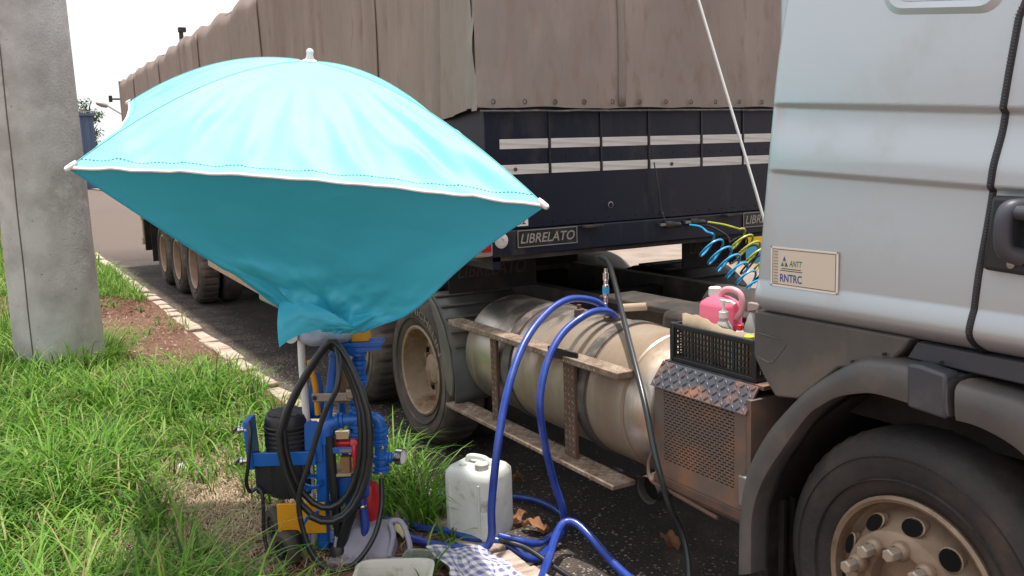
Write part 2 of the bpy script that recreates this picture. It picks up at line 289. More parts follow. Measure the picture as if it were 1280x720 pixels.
def vnoise(x, y, seed=0):
    def h(i, j):
        n = (i * 374761393 + j * 668265263 + seed * 144665) & 0xffffffff; n = ((n ^ (n >> 13)) * 1274126177) & 0xffffffff; return ((n ^ (n >> 16)) & 0xffff) / 65535.0
    i, j = math.floor(x), math.floor(y); fx, fy = x - i, y - j; fx = fx * fx * (3 - 2 * fx); fy = fy * fy * (3 - 2 * fy)
    return (h(i, j) * (1 - fx) + h(i + 1, j) * fx) * (1 - fy) + (h(i, j + 1) * (1 - fx) + h(i + 1, j + 1) * fx) * fy
def fbm(x, y, seed=0, o=3):
    return sum(vnoise(x * 2 ** k, y * 2 ** k, seed + k) / 2 ** (k + 1) for k in range(o))
def ss(a, b, x): t = min(1, max(0, (x - a) / (b - a))); return t * t * (3 - 2 * t)

exec_parts = []
# ================================================================== THE SETTING
def st(o): o['kind'] = 'structure'; return o
g = MB(); g.grid(1, 1, lambda u, v: (-900 + 1300 * u, -600 + 1300 * v, -.06)); st(g.build('ground', 'soil'))
g = MB(); g.grid(60, 12, lambda u, v: (-260 + 300 * u, 1.86 + 6.6 * v, 0.0)); st(g.build('road', 'asphalt'))
def vz(x, y):
    z = .085 + .035 * fbm(x * 1.3, y * 1.3, 3) + .02 * fbm(x * 5, y * 5, 9) + .05 * ss(1.0, -2, y)
    hx, hy = (x + 12.9) / .9, (y - 1.25) / .42
    return z + .10 * math.exp(-hx * hx - hy * hy) * (0.6 + .8 * fbm(x * 7, y * 7, 5))
g = MB(); XS = [-260, -160, -100, -70, -50, -40, -32, -27, -23, -20] + [-18 + .16 * i for i in range(104)] + [0, 4, 12]
YS = [-120, -60, -30, -15, -8, -5, -3.6] + [-2.6 + .13 * i for i in range(34)] + [1.805]
g.add([(x, y, vz(x, y) if x > -18 else .1) for y in YS for x in XS], [(j * len(XS) + i, j * len(XS) + i + 1, (j + 1) * len(XS) + i + 1, (j + 1) * len(XS) + i) for j in range(len(YS) - 1) for i in range(len(XS) - 1)])
st(g.build('verge', 'soil'))
g = MB(); g.grid(40, 6, lambda u, v: (-200 + 215 * u, 8.42 + 26 * v, .10)); g.grid(40, 1, lambda u, v: (-200 + 215 * u, 8.42, -.02 + .12 * v)); st(g.build('far_pavement', 'pave'))
# kerb: single stones
kerb = st(thing('kerb', (-8, 1.87, 0), None, None))
x = -2.0; k = 0; kmesh = []
for q in range(6):
    m = MB(); L_ = .5; n_ = 4
    def kf(i, j, kk): return None
    ny = [-.085, -.03, .03, .085]; top = [(.0, .0), (.0, .0)]
    pts = []
    m.box(-.5, .5, -.085, .085, -.1, .1)
    o = m.build('kerb_stone', 'kerb', kerb, bevel=.012, smooth=True); me = o.data
    for v_ in me.vertices: v_.co += V((random.uniform(-.01, .01), random.uniform(-.012, .012), random.uniform(-.01, .008)))
    kmesh.append(o)
first = list(kmesh)
while x > -46:
    L_ = random.choice([.26, .30, .42, .5, .55, .36]) if x > -16 else .8
    if first: o = first.pop()
    else: o = random.choice(kmesh).copy(); C.objects.link(o)
    o.location = V((x - L_ / 2, 1.868 + random.uniform(-.012, .012), .012 + random.uniform(-.018, .018))) - kerb.location
    o.scale = (L_ - .03, 1, 1); o.rotation_euler = (random.uniform(-.03, .03), random.uniform(-.02, .02), random.uniform(-.03, .03)); x -= L_

# ================================================================== BACKGROUND THINGS
b = MB(); b.box(-104, -93.5, -4, 9.2, -.05, 6.75)
bw = thing('warehouse', (-98, 3, 0), 'slate blue flat-roofed metal building beyond the far end of the road', 'building')
b.build('wall', 'bluewall', bw)
for i in range(22): MB().box(-93.46, -93.40, -3.7 + i * .6, -3.62 + i * .6, 0, 6.6).build('wall_rib', 'bluewall', bw)
MB().box(-104.1, -93.2, -4.2, 9.4, 6.75, 7.0).build('roof_edge', 'bluewall', bw)
MB().box(-93.35, -93.2, -4.1, 9.3, 7.1, 7.18).build('roof_rail', 'steel', bw)
MB().cyl((-93.3, 8.2, 6.9), (-93.3, 8.2, 7.6), .05, 8).build('roof_post', 'steel', bw)
# street lamp
sl = thing('street_lamp', (-44, 6.6, 0), 'grey street lamp with a curved arm rising beside the trailer tail', 'street lamp')
MB().tube([(-44, 6.6, 0), (-44, 6.6, 3.2)], .07, 8).build('post', 'steel', sl)
MB().tube(spline([(-44, 6.6, 3.2), (-44.02, 6.3, 3.7), (-44.1, 5.6, 4.2), (-44.2, 4.95, 4.65)], 6), .035, 6).build('arm', 'steel', sl)
m = MB(); m.lathe([(.0, -.28), (.09, -.22), (.12, 0), (.08, .2), (0, .26)], (-44.25, 4.75, 4.7), (.05, -.8, .25), 10); m.build('lamp_head', 'steel', sl)
# far utility post behind the trailer roof line
p_ = thing('far_pole', (-32, 6.05, 0), 'thin dark pole top showing above the tarpaulin roof', 'pole')
MB().cyl((-32.1, 6.05, 0), (-32.1, 6.05, 6.3), .1, 10, .07).build('post', 'chassis', p_); MB().box(-32.2, -32.0, 5.97, 6.2, 6.28, 6.42).build('cap', 'chassis', p_)
# trees
def tree(name, base, h, cr, label, n=2600, leaf=.16, seed=1, group='trees along the far roadside'):
    r = np.random.default_rng(seed); t = thing(name, base, label, 'tree', group); bx_, by_, bz_ = base; ch = h * .62
    m = MB(); m.tube(spline([(bx_, by_, bz_), (bx_ + .1, by_, bz_ + h * .3), (bx_ - .05, by_ + .1, bz_ + h * .6), (bx_, by_, bz_ + h * .85)], 4), .2, 8, rfun=lambda q: .22 * h / 6 * (1 - .8 * q))
    for k in range(9):
        a = k * 2.4; z0 = bz_ + h * (.3 + .05 * k); m.tube([(bx_, by_, z0), (bx_ + .5 * cr * math.cos(a), by_ + .5 * cr * math.sin(a), z0 + .18 * h), (bx_ + .85 * cr * math.cos(a), by_ + .85 * cr * math.sin(a), z0 + .25 * h)], .05, 6, rfun=lambda q: .07 * h / 6 * (1.1 - q))
    m.build('trunk', 'bark', t)
    cl = r.normal(size=(46, 3)); cl /= np.linalg.norm(cl, axis=1)[:, None]; cl *= (r.random((46, 1)) ** .4) * np.array([cr, cr, h * .36]); cl += np.array([bx_, by_, bz_ + ch])
    m = MB(); ids = r.integers(0, 46, n); pos = cl[ids] + r.normal(size=(n, 3)) * cr * .17
    d1 = r.normal(size=(n, 3)); d1 /= np.linalg.norm(d1, axis=1)[:, None]; d2 = np.cross(d1, r.normal(size=(n, 3))); d2 /= np.linalg.norm(d2, axis=1)[:, None]; sz = leaf * r.uniform(.6, 1.4, (n, 1))
    quad = np.stack([pos - d1 * sz, pos + d2 * sz * .45, pos + d1 * sz, pos - d2 * sz * .45], 1).reshape(-1, 3)
    m.add(quad.tolist(), [(4 * i, 4 * i + 1, 4 * i + 2, 4 * i + 3) for i in range(n)]); m.build('crown', 'foliage', t, smooth=False)
    return t
tree('roadside_tree', (-108, 10.1, 0), 9.6, 1.3, 'small tree whose dark crown tops the blue building', 1500, .16, 3)
tree('roadside_tree', (-47, -.9, .1), 6.6, 2.2, 'nearest dark leafy tree half hidden behind the concrete pole', 5200, .16, 4)
tree('roadside_tree', (-62, -3.5, .1), 8.5, 3.0, 'taller dark tree further off at the left picture edge', 4600, .2, 5)
tree('roadside_tree', (-82, 11.6, .1), 4.6, 1.6, 'low distant tree past the right corner of the blue building', 1500, .2, 8)
# scooter / parked motorbike glimpsed at the left edge
mb_ = thing('parked_motorcycle', (-33, -.55, .1), 'dark parked motorcycle at the left edge beyond the concrete pole', 'motorcycle')
for dx in (-.6, .6):
    wh = sub_empty('wheel', (-33 - .1, -.55 + dx * .9, .42), mb_); MB().lathe([(.22, -.05), (.31, -.05), (.32, 0), (.31, .05), (.22, .05), (.22, -.05)], (-33.1, -.55 + dx * .9, .42), (1, 0, 0), 20).build('tyre', 'rubber', wh); MB().lathe([(0, -.03), (.22, -.03), (.22, .03), (0, .03)], (-33.1, -.55 + dx * .9, .42), (1, 0, 0), 16).build('rim', 'steel', wh)
m = MB(); m.hexa([(-33.25, -1.0, .5), (-32.95, -1.0, .5), (-32.95, -.1, .55), (-33.25, -.1, .55), (-33.2, -.9, .85), (-33.0, -.9, .85), (-33.0, -.2, .95), (-33.2, -.2, .95)]); m.build('body', 'black', mb_, bevel=.05)
MB().hexa([(-33.22, -1.2, .86), (-32.98, -1.2, .86), (-32.98, -.6, .84), (-33.22, -.6, .84), (-33.2, -1.2, .95), (-33.0, -1.2, .95), (-33.0, -.6, .9), (-33.2, -.6, .9)]).build('seat', 'black', mb_, bevel=.02)
MB().tube([(-33.45, -.15, 1.1), (-33.1, -.2, 1.05), (-32.75, -.15, 1.1)], .02, 8).build('handlebar', 'chrome', mb_)
# painted wall across the street
pw = thing('roadside_wall', (-8, 10.7, .1), 'low wall painted light blue and yellow across the road', 'wall')
MB().box(-11.0, -4.5, 10.6, 10.8, .05, .40).build('lower_band', 'wallblue', pw); MB().box(-11.0, -4.5, 10.595, 10.805, .40, 1.2).build('upper_band', 'wallyellow', pw)
MB().box(-11.04, -4.46, 10.55, 10.85, 1.2, 1.28).build('coping', 'wallyellow', pw)

# ================================================================== CONCRETE POLE
up = thing('utility_pole', (-9.38, .45, .05), 'thick round pale concrete utility pole standing in the grass verge', 'pole')
def polep(z): return V((-9.38, .45, 0)) + V((.498, .866, 0)) * (-.004 * z)
m = MB(); N = 48; zs = [0, .3, .8, 1.5, 2.2, 3, 4, 6, 9]; vs = []
for z in zs:
    c_ = polep(z); r_ = .385 - .009 * z
    for i in range(N): a = 2 * math.pi * i / N; vs.append(c_ + V((r_ * math.cos(a), r_ * math.sin(a), z)))
m.add(vs, [(j * N + i, j * N + (i + 1) % N, (j + 1) * N + (i + 1) % N, (j + 1) * N + i) for j in range(len(zs) - 1) for i in range(N)] + [tuple((len(zs) - 1) * N + i for i in range(N))])
m.build('shaft', 'concrete', up)
def seamline(off):
    pts = []
    for k in range(40):
        z = k * .24; c_ = polep(z); r_ = .385 - .009 * z; a = math.atan2(-.05, 1) + off + .006 * math.sin(k * 1.7)
        pts.append(c_ + V((r_ * math.cos(a), r_ * math.sin(a), z)))
    return pts
MB().tube(seamline(-.62), .0065, 6).build('mould_seam', 'concrete_rust', up)

# ================================================================== WHEELS
def wheel(parent, c, R_, Wd, kind, duals=True, label=None):
    """c: centre of outer face plane (x, y, z); axis along +Y inwards"""
    cx, cy, cz = c; wh = sub_empty('wheel', c, parent)
    rr = R_ * .565
    # tyre: lathe with blocky shoulder
    prof = [(rr - .005, .035), (rr + .012, .018), (rr + .05, .0), (R_ * .80, -.012), (R_ * .86, -.010), (R_ * .895, -.001), (R_ * .955, .022), (R_ * .985, .045), (R_, .075), (R_, Wd - .07), (R_ * .97, Wd - .03), (R_ * .8, Wd), (rr, Wd - .03)]
    m = MB(); n = 112; vs = []
    for j, (r, h) in enumerate(prof):
        for i in range(n):
            a = 2 * math.pi * i / n; q = r; hh = h
            if kind != 'front' and (i % 4 == 0) and 6 <= j <= 10: q = r - .016
            if kind == 'front' and (i % 2 == 0) and 7 <= j <= 9: q = r - .004
            vs.append((cx + q * math.cos(a), cy + hh, cz + q * math.sin(a)))
    m.add(vs, [(j * n + i, j * n + (i + 1) % n, (j + 1) * n + (i + 1) % n, (j + 1) * n + i) for j in range(len(prof) - 1) for i in range(n)])
    rub = 'rubber_f' if kind == 'front' else 'rubber'; ty = m.build('tyre', rub, wh, sharp=30)
    # raised sidewall ribs
    m = MB()
    for r in (R_ * .70, R_ * .845): m.lathe([(r - .004, -.001), (r, -.0175), (r + .004, -.001)], (cx, cy + .002, cz), (0, 1, 0), 96)
    m.build('sidewall_rib', rub, wh)
    if duals: MB().lathe(prof, (cx, cy + Wd + .05, cz), (0, 1, 0), 64).build('tyre', 'rubber', wh)
    if kind == 'front':
        rp = [(rr + .012, .03), (rr + .016, .004), (rr + .006, -.004), (rr - .006, .004), (rr - .012, .05), (rr - .035, .075), (rr - .05, .045), (rr - .075, .0), (rr * .70, -.035), (rr * .56, -.050), (rr * .52, -.050), (rr * .50, -.02), (rr * .44, -.015), (rr * .42, .03), (rr * .22, .02), (0, .02)]
        mt = 'rim_f'
    else:
        rp = [(rr + .012, .03), (rr + .016, .006), (rr + .004, -.002), (rr - .010, .006), (rr - .018, .05), (rr - .03, .13), (rr * .86, .165), (rr * .80, .17), (rr * .60, .155), (rr * .38, .15), (rr * .34, .10), (rr * .25, .085), (0, .08)]
        mt = 'rim' if kind == 'drive' else 'rim_t'
    # whole disc, no hand holes cut through it
    m = MB(); n = 60; vs = []; fs = []
    for r, h in rp:
        for i in range(n): a = 2 * math.pi * i / n; vs.append((cx + r * math.cos(a), cy + h, cz + r * math.sin(a)))
    m.add(vs, [(j * n + i, j * n + (i + 1) % n, (j + 1) * n + (i + 1) % n, (j + 1) * n + i) for j in range(len(rp) - 1) for i in range(n)])
    m.build('rim', mt, wh, sharp=28)
    # hand holes: black oval faces painting the openings' shade, with a rolled rim
    hr, hy_ = (rr * .79, -.012) if kind == 'front' else (rr * .72, .160)
    for k in range(10):
        a = 2 * math.pi * (k + .35) / 10; ca, sa = math.cos(a), math.sin(a); m = MB(); ring = []; N2 = 18
        tl = .62 if kind == 'front' else 0.0    # slope of disc in radial direction
        for q, (s1, lift) in enumerate(((1.10, .001), (1.0, -.003), (.93, .004), (.88, .03))):
            for i in range(N2):
                t = 2 * math.pi * i / N2; dr, dt = .0245 * s1 * math.cos(t), .037 * s1 * math.sin(t)
                r2 = hr + dr; y2 = hy_ + (dr * tl) + lift; ring.append((cx + r2 * ca - dt * sa, cy + y2, cz + r2 * sa + dt * ca))
        m.add(ring, [(q * N2 + i, q * N2 + (i + 1) % N2, (q + 1) * N2 + (i + 1) % N2, (q + 1) * N2 + i) for q in range(3) for i in range(N2)])
        if kind == 'front': m.build('hand_hole_rim', mt, wh)
        N3 = [ring[2 * N2 + i] for i in range(N2)]
        d_ = MB(); d_.add([(p[0], p[1] - .0095 + (0.0 if kind == 'front' else 0), p[2]) for p in N3], [tuple(range(N2))]); d_.build('hand_hole_shade', 'hole_shade', wh, smooth=False)
    # nuts
    nr = rr * .54 if kind == 'front' else rr * .58
    ny = -.05 if kind == 'front' else .15
    for k in range(10):
        a = 2 * math.pi * (k + .39) / 10; q = (cx + nr * math.cos(a), cy + ny, cz + nr * math.sin(a))
        if kind == 'front':
            m = MB(); m.lathe([(.031, .006), (.033, -.008), (.029, -.018), (.022, -.024)], q, (0, 1, 0), 16); m.build('nut_collar', 'rim_f', wh)
            m = MB(); m.lathe([(.0225, -.014), (.0222, -.062), (.019, -.067), (0, -.067)], q, (0, 1, 0), 6); m.build('wheel_nut', 'nut', wh, smooth=False, bevel=.0015)
        else: MB().lathe([(.017, 0), (.016, -.03), (0, -.032)], q, (0, 1, 0), 6).build('wheel_nut', mt, wh, smooth=False)
    return wh
def tyre_text(wh, c, R_, txt, a0, a1, r0, ht):
    vs, fs = text_mesh(txt, 1.0, 0, .012); a = np.array([[v.x, v.y] for v in vs]); lo, hi = a.min(0), a.max(0); m = MB(); o = []
    for v in vs:
        t = a0 + (a1 - a0) * (v.x - lo[0]) / (hi[0] - lo[0]); r = r0 + ht * (v.y - lo[1]) / (hi[1] - lo[1]); o.append((c[0] + r * math.cos(t), c[1] - .0175, c[2] + r * math.sin(t)))
    m.add(o, fs); m.build('lettering', 'letter_tyre', wh, smooth=False)
M['letter_tyre'] = mat('dusty raised lettering', (0.19, 0.15, 0.125), .8)

# ================================================================== SEMI-TRAILER
TX0, TX1, TY0, TY1 = -19.2, -4.48, 2.39, 4.99
tr = thing('semi_trailer', (-12, 3.7, 0), 'long three-axle trailer with navy front wall and brown tarpaulin cover', 'trailer')
# tarpaulin: side, front, roof as one draped sheet
pleats = [(random.uniform(TX0 + .2, TX1 - .3), random.uniform(.02, .06), random.uniform(.008, .028)) for _ in range(34)] + [(TX1 - .55, .03, .04), (TX1 - .06, .05, .05)]
def side_off(x, z):
    o_ = 0
    for c_, w_, a_ in pleats:
        d = (x - c_ - .05 * math.sin(z * 2 + c_)) / w_
        if abs(d) < 3: o_ += a_ * math.exp(-d * d) * (1 if int(c_ * 10) % 2 else -1)
    return o_ + .03 * (fbm(x * .9, z * 1.1, 4) - .5) + .012 * math.sin(x * math.pi / .95) ** 2 * ss(2.9, 3.6, z)
def ztop(x): return 3.58 - .014 * abs(math.sin((x - TX0) * math.pi / .95)) + .03 * (fbm(x * .7, 0, 2) - .5)
m = MB()
nx = 560
m.grid(nx, 22, lambda u, v: (TX0 + (TX1 - TX0) * u, TY0 - side_off(TX0 + (TX1 - TX0) * u, 2.16 + 1.4 * v) + (.05 * ss(.93, 1, v)), 2.17 + .02 * math.sin(u * 90) + (ztop(TX0 + (TX1 - TX0) * u) - 2.17) * v))
fp = [(2.62, .05, .015), (2.95, .03, .010), (3.3, .12, .016), (3.62, .03, .010), (3.98, .14, .02), (4.3, .03, .012), (4.6, .05, .012), (3.05, .2, .014)]
def front_off(y, z): return sum(a_ * math.exp(-((y - c_ - .04 * math.sin(z * 3 + c_ * 5)) / w_) ** 2) * (1 if i % 2 else -1) for i, (c_, w_, a_) in enumerate(fp)) + .03 * (fbm(y * 1.6, z * 1.2, 12) - .5) + .004 * math.sin(y * 22 + 3 * z) * ss(2.5, 2.2, z)
m.grid(110, 30, lambda u, v: (TX1 + .035 + front_off(TY0 + 2.6 * u, 2.18 + 1.4 * v), TY0 - .04 + 2.68 * u, 2.19 + .03 * (fbm(u * 7, 0, 78) - .5) * (1 - v) + 1.38 * v))
m.grid(3, 22, lambda u, v: (TX1 - .03 + .065 * u + (front_off(TY0, 2.195 + 1.38 * v) if u > .9 else 0), TY0 - .045 + .012 * math.sin(v * 20), 2.175 + 1.40 * v))
m.grid(80, 8, lambda u, v: (TX0 + (TX1 - TX0) * u, TY0 + .04 + 2.52 * v, 3.55 - .03 * abs(math.sin((TX1 - TX0) * u * math.pi / .95)) + .12 * math.sin(v * math.pi)))
m.grid(20, 6, lambda u, v: (TX0, TY0 + 2.6 * u, 2.17 + 1.4 * v)); m.grid(80, 4, lambda u, v: (TX0 + (TX1 - TX0) * u, TY1, 2.17 + 1.4 * v))
m.build('tarpaulin', 'tarp', tr, sharp=60)
# seams sewn on the tarpaulin
for xx in (-6.0, -8.9, -11.7, -14.6, -17.3): MB().grid(1, 14, lambda u, v: (xx + .045 * u, TY0 - side_off(xx, 2.2 + 1.3 * v) - .012, 2.2 + 1.3 * v)).build('tarpaulin_seam', 'tarp', tr, solid=.006)
MB().grid(1, 20, lambda u, v: (TX1 + .042 + front_off(3.3, 2.2 + 1.35 * v), 3.30 + .05 * u, 2.2 + 1.35 * v)).build('tarpaulin_seam', 'tarp', tr, solid=.006)
rope_pts = [(TX1 + .045, TY0 - .03 + 2.64 * k / 60, 2.172 + .008 * (fbm(k * .35, 0, 77) - .5)) for k in range(61)]
MB().tube(rope_pts, .006, 6).build('tarpaulin_rope', 'strap', tr)
for k in range(13): MB().lathe([(.008, -.002), (.016, 0), (.008, .002)], (TX1 + .05, 2.44 + k * .2, 2.222), (1, 0, 0), 12).build('eyelet', 'strap', tr)
# side boards, front wall, beam, floor
MB().box(TX0 + .03, TX1 - .02, TY0 + .05, TY0 + .10, 1.29, 2.3).build('side_wall', 'navy', tr)
MB().box(TX0 + .03, TX1 - .02, TY1 - .10, TY1 - .05, 1.29, 2.3).build('side_wall', 'navy', tr)
MB().box(TX0 + .02, TX0 + .08, TY0 + .1, TY1 - .1, 1.1, 2.6).build('rear_wall', 'navy', tr)
fw = MB().box(TX1 - .06, TX1 - .012, TY0 + .02, TY1 - .02, 1.512, 2.24).build('front_wall', 'navy', tr, bevel=.004)
for yy in (2.832, 3.194, 3.552, 3.975, 4.33, 4.68): MB().box(TX1 - .012, TX1 - .004, yy - .006, yy + .006, 1.82, 2.2).build('panel_joint', 'plate', fw)
MB().box(TX1 - .30, TX1 + .004, TY0 - .01, TY1 + .01, 1.362, 1.508).build('front_beam', 'navy', tr, bevel=.008)
rv = MB()
for k in range(26): rv.lathe([(.007, 0), (.005, .003), (0, .004)], (TX1 - .012, 2.45 + k * .1, 1.545), (1, 0, 0), 8)
for k in range(26): rv.lathe([(.007, 0), (.005, .003), (0, .004)], (TX1 - .012, 2.45 + k * .1, 1.915), (1, 0, 0), 8)
rv.build('rivet_row', 'navy', fw, kind='stuff')
MB().box(TX1 - .31, TX1 - .02, TY0 + .0, TY1 - .0, 1.335, 1.36).build('beam_flange', 'chassis', tr)
ys = [2.50, 2.826, 2.838, 3.188, 3.200, 3.545, 3.560, 3.968, 3.982, 4.325, 4.338, 4.675, 4.69, 4.93]
for zz in (1.822, 1.965):
    for k in range(0, len(ys), 2): MB().box(TX1 - .012, TX1 - .0085, ys[k] + .004, ys[k + 1] - .004, zz, zz + .054).build('reflective_strip', 'strip', fw)
for yy, zz in ((2.60, 1.85), (3.73, 1.845), (3.65, 1.54)): MB().lathe([(.012, 0), (.010, .008), (0, .010)], (TX1 - .009, yy, zz), (1, 0, 0), 10).build('bolt', 'rust', fw)
MB().lathe([(.016, -.002), (.02, 0), (.016, .002), (.016, -.002)], (TX1 + .002, 3.25, 1.615), (1, 0, 0), 14).build('latch_ring', 'steel', fw)
def plate(y0, y1, z0, z1, txt, name='name_plate', lm='letter', shear=.25):
    pl = MB().box(TX1 + .004, TX1 + .010, y0, y1, z0, z1).build(name, 'plate', tr, bevel=.002)
    m = MB()
    for a in ((y0 + .004, y1 - .004, z0 + .004, z0 + .008), (y0 + .004, y1 - .004, z1 - .008, z1 - .004), (y0 + .004, y0 + .008, z0 + .008, z1 - .008), (y1 - .008, y1 - .004, z0 + .008, z1 - .008)): m.box(TX1 + .0103, TX1 + .0125, *a)
    m.build('plate_border', lm, pl); text_fit(txt, (TX1 + .0125, y0 + .022, z0 + .026), (0, 1, 0), (0, 0, 1), (y1 - y0) - .044, (z1 - z0) - .050, lm, pl, shear=shear, bold=.012)
plate(2.585, 3.0, 1.402, 1.508, 'LIBRELATO'); plate(4.315, 4.73, 1.402, 1.508, 'LIBRELATO')
for y0, y1 in ((3.03, 3.16), (4.14, 4.27)): MB().box(TX1 + .004, TX1 + .06, y0, y1, 1.492, 1.506).build('step_bracket', 'chassis', tr, bevel=.003)
MB().lathe([(.042, -.002), (.044, .004), (.036, .010), (.012, .013), (.012, .009), (0, .009)], (TX1 + .004, 2.485, 1.455), (1, 0, 0), 24).build('round_reflector', 'strip', tr)
lp = MB().box(TX1 - .14, TX1 + .03, 2.30, 2.418, 1.372, 1.478).build('corner_lamp', 'greylens', tr, bevel=.01); MB().box(TX1 + .03, TX1 + .036, 2.345, 2.405, 1.40, 1.468).build('lens', 'redlens', lp, bevel=.002)
sp_ = MB().box(TX1 - .012, TX1 - .006, 2.44, 2.672, 1.527, 1.66).build('number_plate', 'white', fw); text_fit('610662', (TX1 - .0055, 2.50, 1.537), (0, 1, 0), (0, 0, 1), .155, .038, 'ink_k', sp_, bold=.02)
for z0 in (1.588, 1.603, 1.618, 1.633): MB().box(TX1 - .0058, TX1 - .0054, 2.455, 2.655 - (z0 * 37 % 1) * .05, z0, z0 + .005).build('small_print', 'ink_n', sp_)
# mud flaps under the beam
for y0, y1 in ((2.36, 2.98), (4.18, 4.78)):
    fl = MB().box(-4.93, -4.915, y0, y1, 1.11, 1.345).build('mud_flap', 'flap', tr, bevel=.006); text_fit('LIBRELATO', (-4.9135, y0 + .06, 1.20), (0, 1, 0), (0, 0, 1), .48, .085, 'letter_r', fl, shear=.25)
# underbody
for yy in (3.15, 4.15): MB().box(TX0 + .4, -7.9, yy - .07, yy + .07, .98, 1.29).build('chassis_rail', 'void', tr)
for k in range(10): MB().box(TX0 + .6 + k * 1.02, TX0 + .7 + k * 1.02, TY0 + .12, TY1 - .12, 1.08, 1.17).build('cross_member', 'void', tr)
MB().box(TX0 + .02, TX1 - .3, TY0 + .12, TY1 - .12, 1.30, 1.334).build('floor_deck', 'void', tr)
WT = wheel(tr, (-13.22, 2.40, .52), .52, .27, 'trailer', True)
for k in (1, 2): c_ = copy_tree(WT, tr); c_.location = WT.location + V((-1.25 * k, 0, 0))
for k in range(3): MB().lathe([(.3, 0), (.49, .01), (.52, .06), (.52, .5), (.49, .56), (.3, .57)], (-13.22 - 1.25 * k, 4.4, .52), (0, 1, 0), 40).build('far_tyre', 'rubber', tr); MB().cyl((-13.22 - 1.25 * k, 2.6, .52), (-13.22 - 1.25 * k, 4.5, .52), .07, 12).build('axle', 'void', tr)
# side guard and tail
MB().hexa([(-12.3, 2.42, .62), (-12.3, 2.46, .62), (-9.2, 2.46, .52), (-9.2, 2.42, .52), (-12.3, 2.42, .76), (-12.3, 2.46, .76), (-9.2, 2.46, .66), (-9.2, 2.42, .66)]).build('side_guard_rail', 'beige', tr, bevel=.006)
MB().box(-12.32, -9.2, 2.43, 2.47, .95, 1.07).build('side_guard_rail', 'beige', tr, bevel=.006)
for xx in (-12.1, -10.6, -9.4): MB().box(xx - .03, xx + .03, 2.475, 2.52, .55, 1.18).build('guard_post', 'chassis', tr)
m = MB(); m.box(-10.1, -9.0, 2.5, 3.0, .42, .56); m.build('spare_bin', 'tin', tr, bevel=.03)
tb = sub_empty('rear_bumper', (-17.9, 2.5, .5), tr)
MB().box(-17.95, -17.85, 2.39, 4.99, .98, 1.1).build('upper_bar', 'beige', tb, bevel=.006); MB().box(-17.95, -17.85, 2.39, 4.99, .52, .64).build('lower_bar', 'beige', tb, bevel=.006)
for yy in (2.41, 3.0, 4.4): MB().box(-17.94, -17.86, yy, yy + .09, .64, .98).build('upright', 'beige', tb)
MB().box(-17.8, -17.7, 2.42, 2.9, .42, .98).build('light_box', 'void', tr)
MB().box(-17.0, -16.98, 2.42, 2.98, .28, 1.05).build('rear_mud_flap', 'flap', tr)
MB().tube([(-9.55, 2.6, .72), (-9.55, 2.6, .4), (-9.53, 2.6, .34), (-9.58, 2.6, .33)], .008, 6).build('hanging_hook', 'steel', tr)
MB().box(TX0 - .05, TX0 - .02, 2.2, 2.40, 3.22, 3.25).build('clearance_arm', 'chassis', tr); MB().box(TX0 - .08, TX0 - .03, 2.2, 2.26, 3.18, 3.30).build('clearance_lamp', 'chassis', tr)
MB().cyl((-6.35, 3.7, 1.285), (-6.35, 3.7, 1.30), .05, 10).build('kingpin', 'void', tr)

# ================================================================== TRACTOR UNIT
tk = thing('truck_tractor', (-4, 3.6, 0), 'silver grey truck tractor with dusty fuel tank and dark plastic wheel arch', 'truck')
# --- cab side: swept sheet with two pressed feature lines
CY = 2.38
def cab_out(x, z):      # outward offset (towards -Y)
    s = 1 - ss(-2.27, -2.345, x)                                       # pressings fade before the rear edge
    z1 = 2.072 + (x + 2.291) * -.079; z2 = 1.849 + (x + 2.332) * -.060
    o = .006
    o -= .016 * s * ss(z1 + .006, z1 - .010, z) * (1 - ss(z1 - .03, z1 - .17, z))
    o += .006 * s * ss(z1 - .05, z1 - .17, z) * (1 - ss(z2 + .006, z2 - .006, z))
    o -= .010 * s * ss(z2 + .006, z2 - .008, z) * (1 - ss(z2 - .03, z2 - .30, z))
    o -= .085 * ss(2.08, 3.1, z)
    # lower roll
    if z < 1.46: t = (1.46 - z) / .13; o += .012 * math.sin(min(t, 1) * math.pi) ; o -= .075 * max(0, t - .45) ** 2 / .3
    # rear roll
    xb = xback(z)
    if x < xb + .05: t = (xb + .05 - x) / .05; o -= .055 * t * t
    return o
def xback(z): return -2.425 + (z - 1.394) * .105
def xseam(z): return np.interp(z, [1.30, 1.335, 1.566, 1.789, 1.982, 2.167, 2.248, 2.6, 3.3], [-1.562, -1.559, -1.54, -1.515, -1.495, -1.471, -1.462, -1.33, -.95])
zl = sorted(set([1.328 + .006 * i for i in range(28)] + [1.50, 1.56, 1.62, 1.68, 1.74, 1.78] + [1.79 + .005 * i for i in range(18)] + [1.9, 1.94] + [1.96 + .006 * i for i in range(24)] + [2.12 + .06 * i for i in range(18)]))
def cabx(x0f, x1f, us):
    vs = []; nu = len(us)
    for z in zl:
        for u in us:
            a, b_ = x0f(z), x1f(z); x = a + (b_ - a) * u; vs.append((x, CY - cab_out(x, z), z))
    return vs, [(j * nu + i, j * nu + i + 1, (j + 1) * nu + i + 1, (j + 1) * nu + i) for j in range(len(zl) - 1) for i in range(nu - 1)]
us = [0, .008, .016, .025, .035, .045, .055, .065, .08, .1, .12, .14, .16, .2] + [.25 + .05 * i for i in range(14)] + [.93, .96, .98, 1]
cab = sub_empty('cab', (-1.4, 3.6, 1.33), tk)
v_, f_ = cabx(lambda z: xback(z), lambda z: xseam(z) - .011, us); m = MB(); m.add(v_, f_)
m.build('side_panel', 'cab', cab, sharp=60)
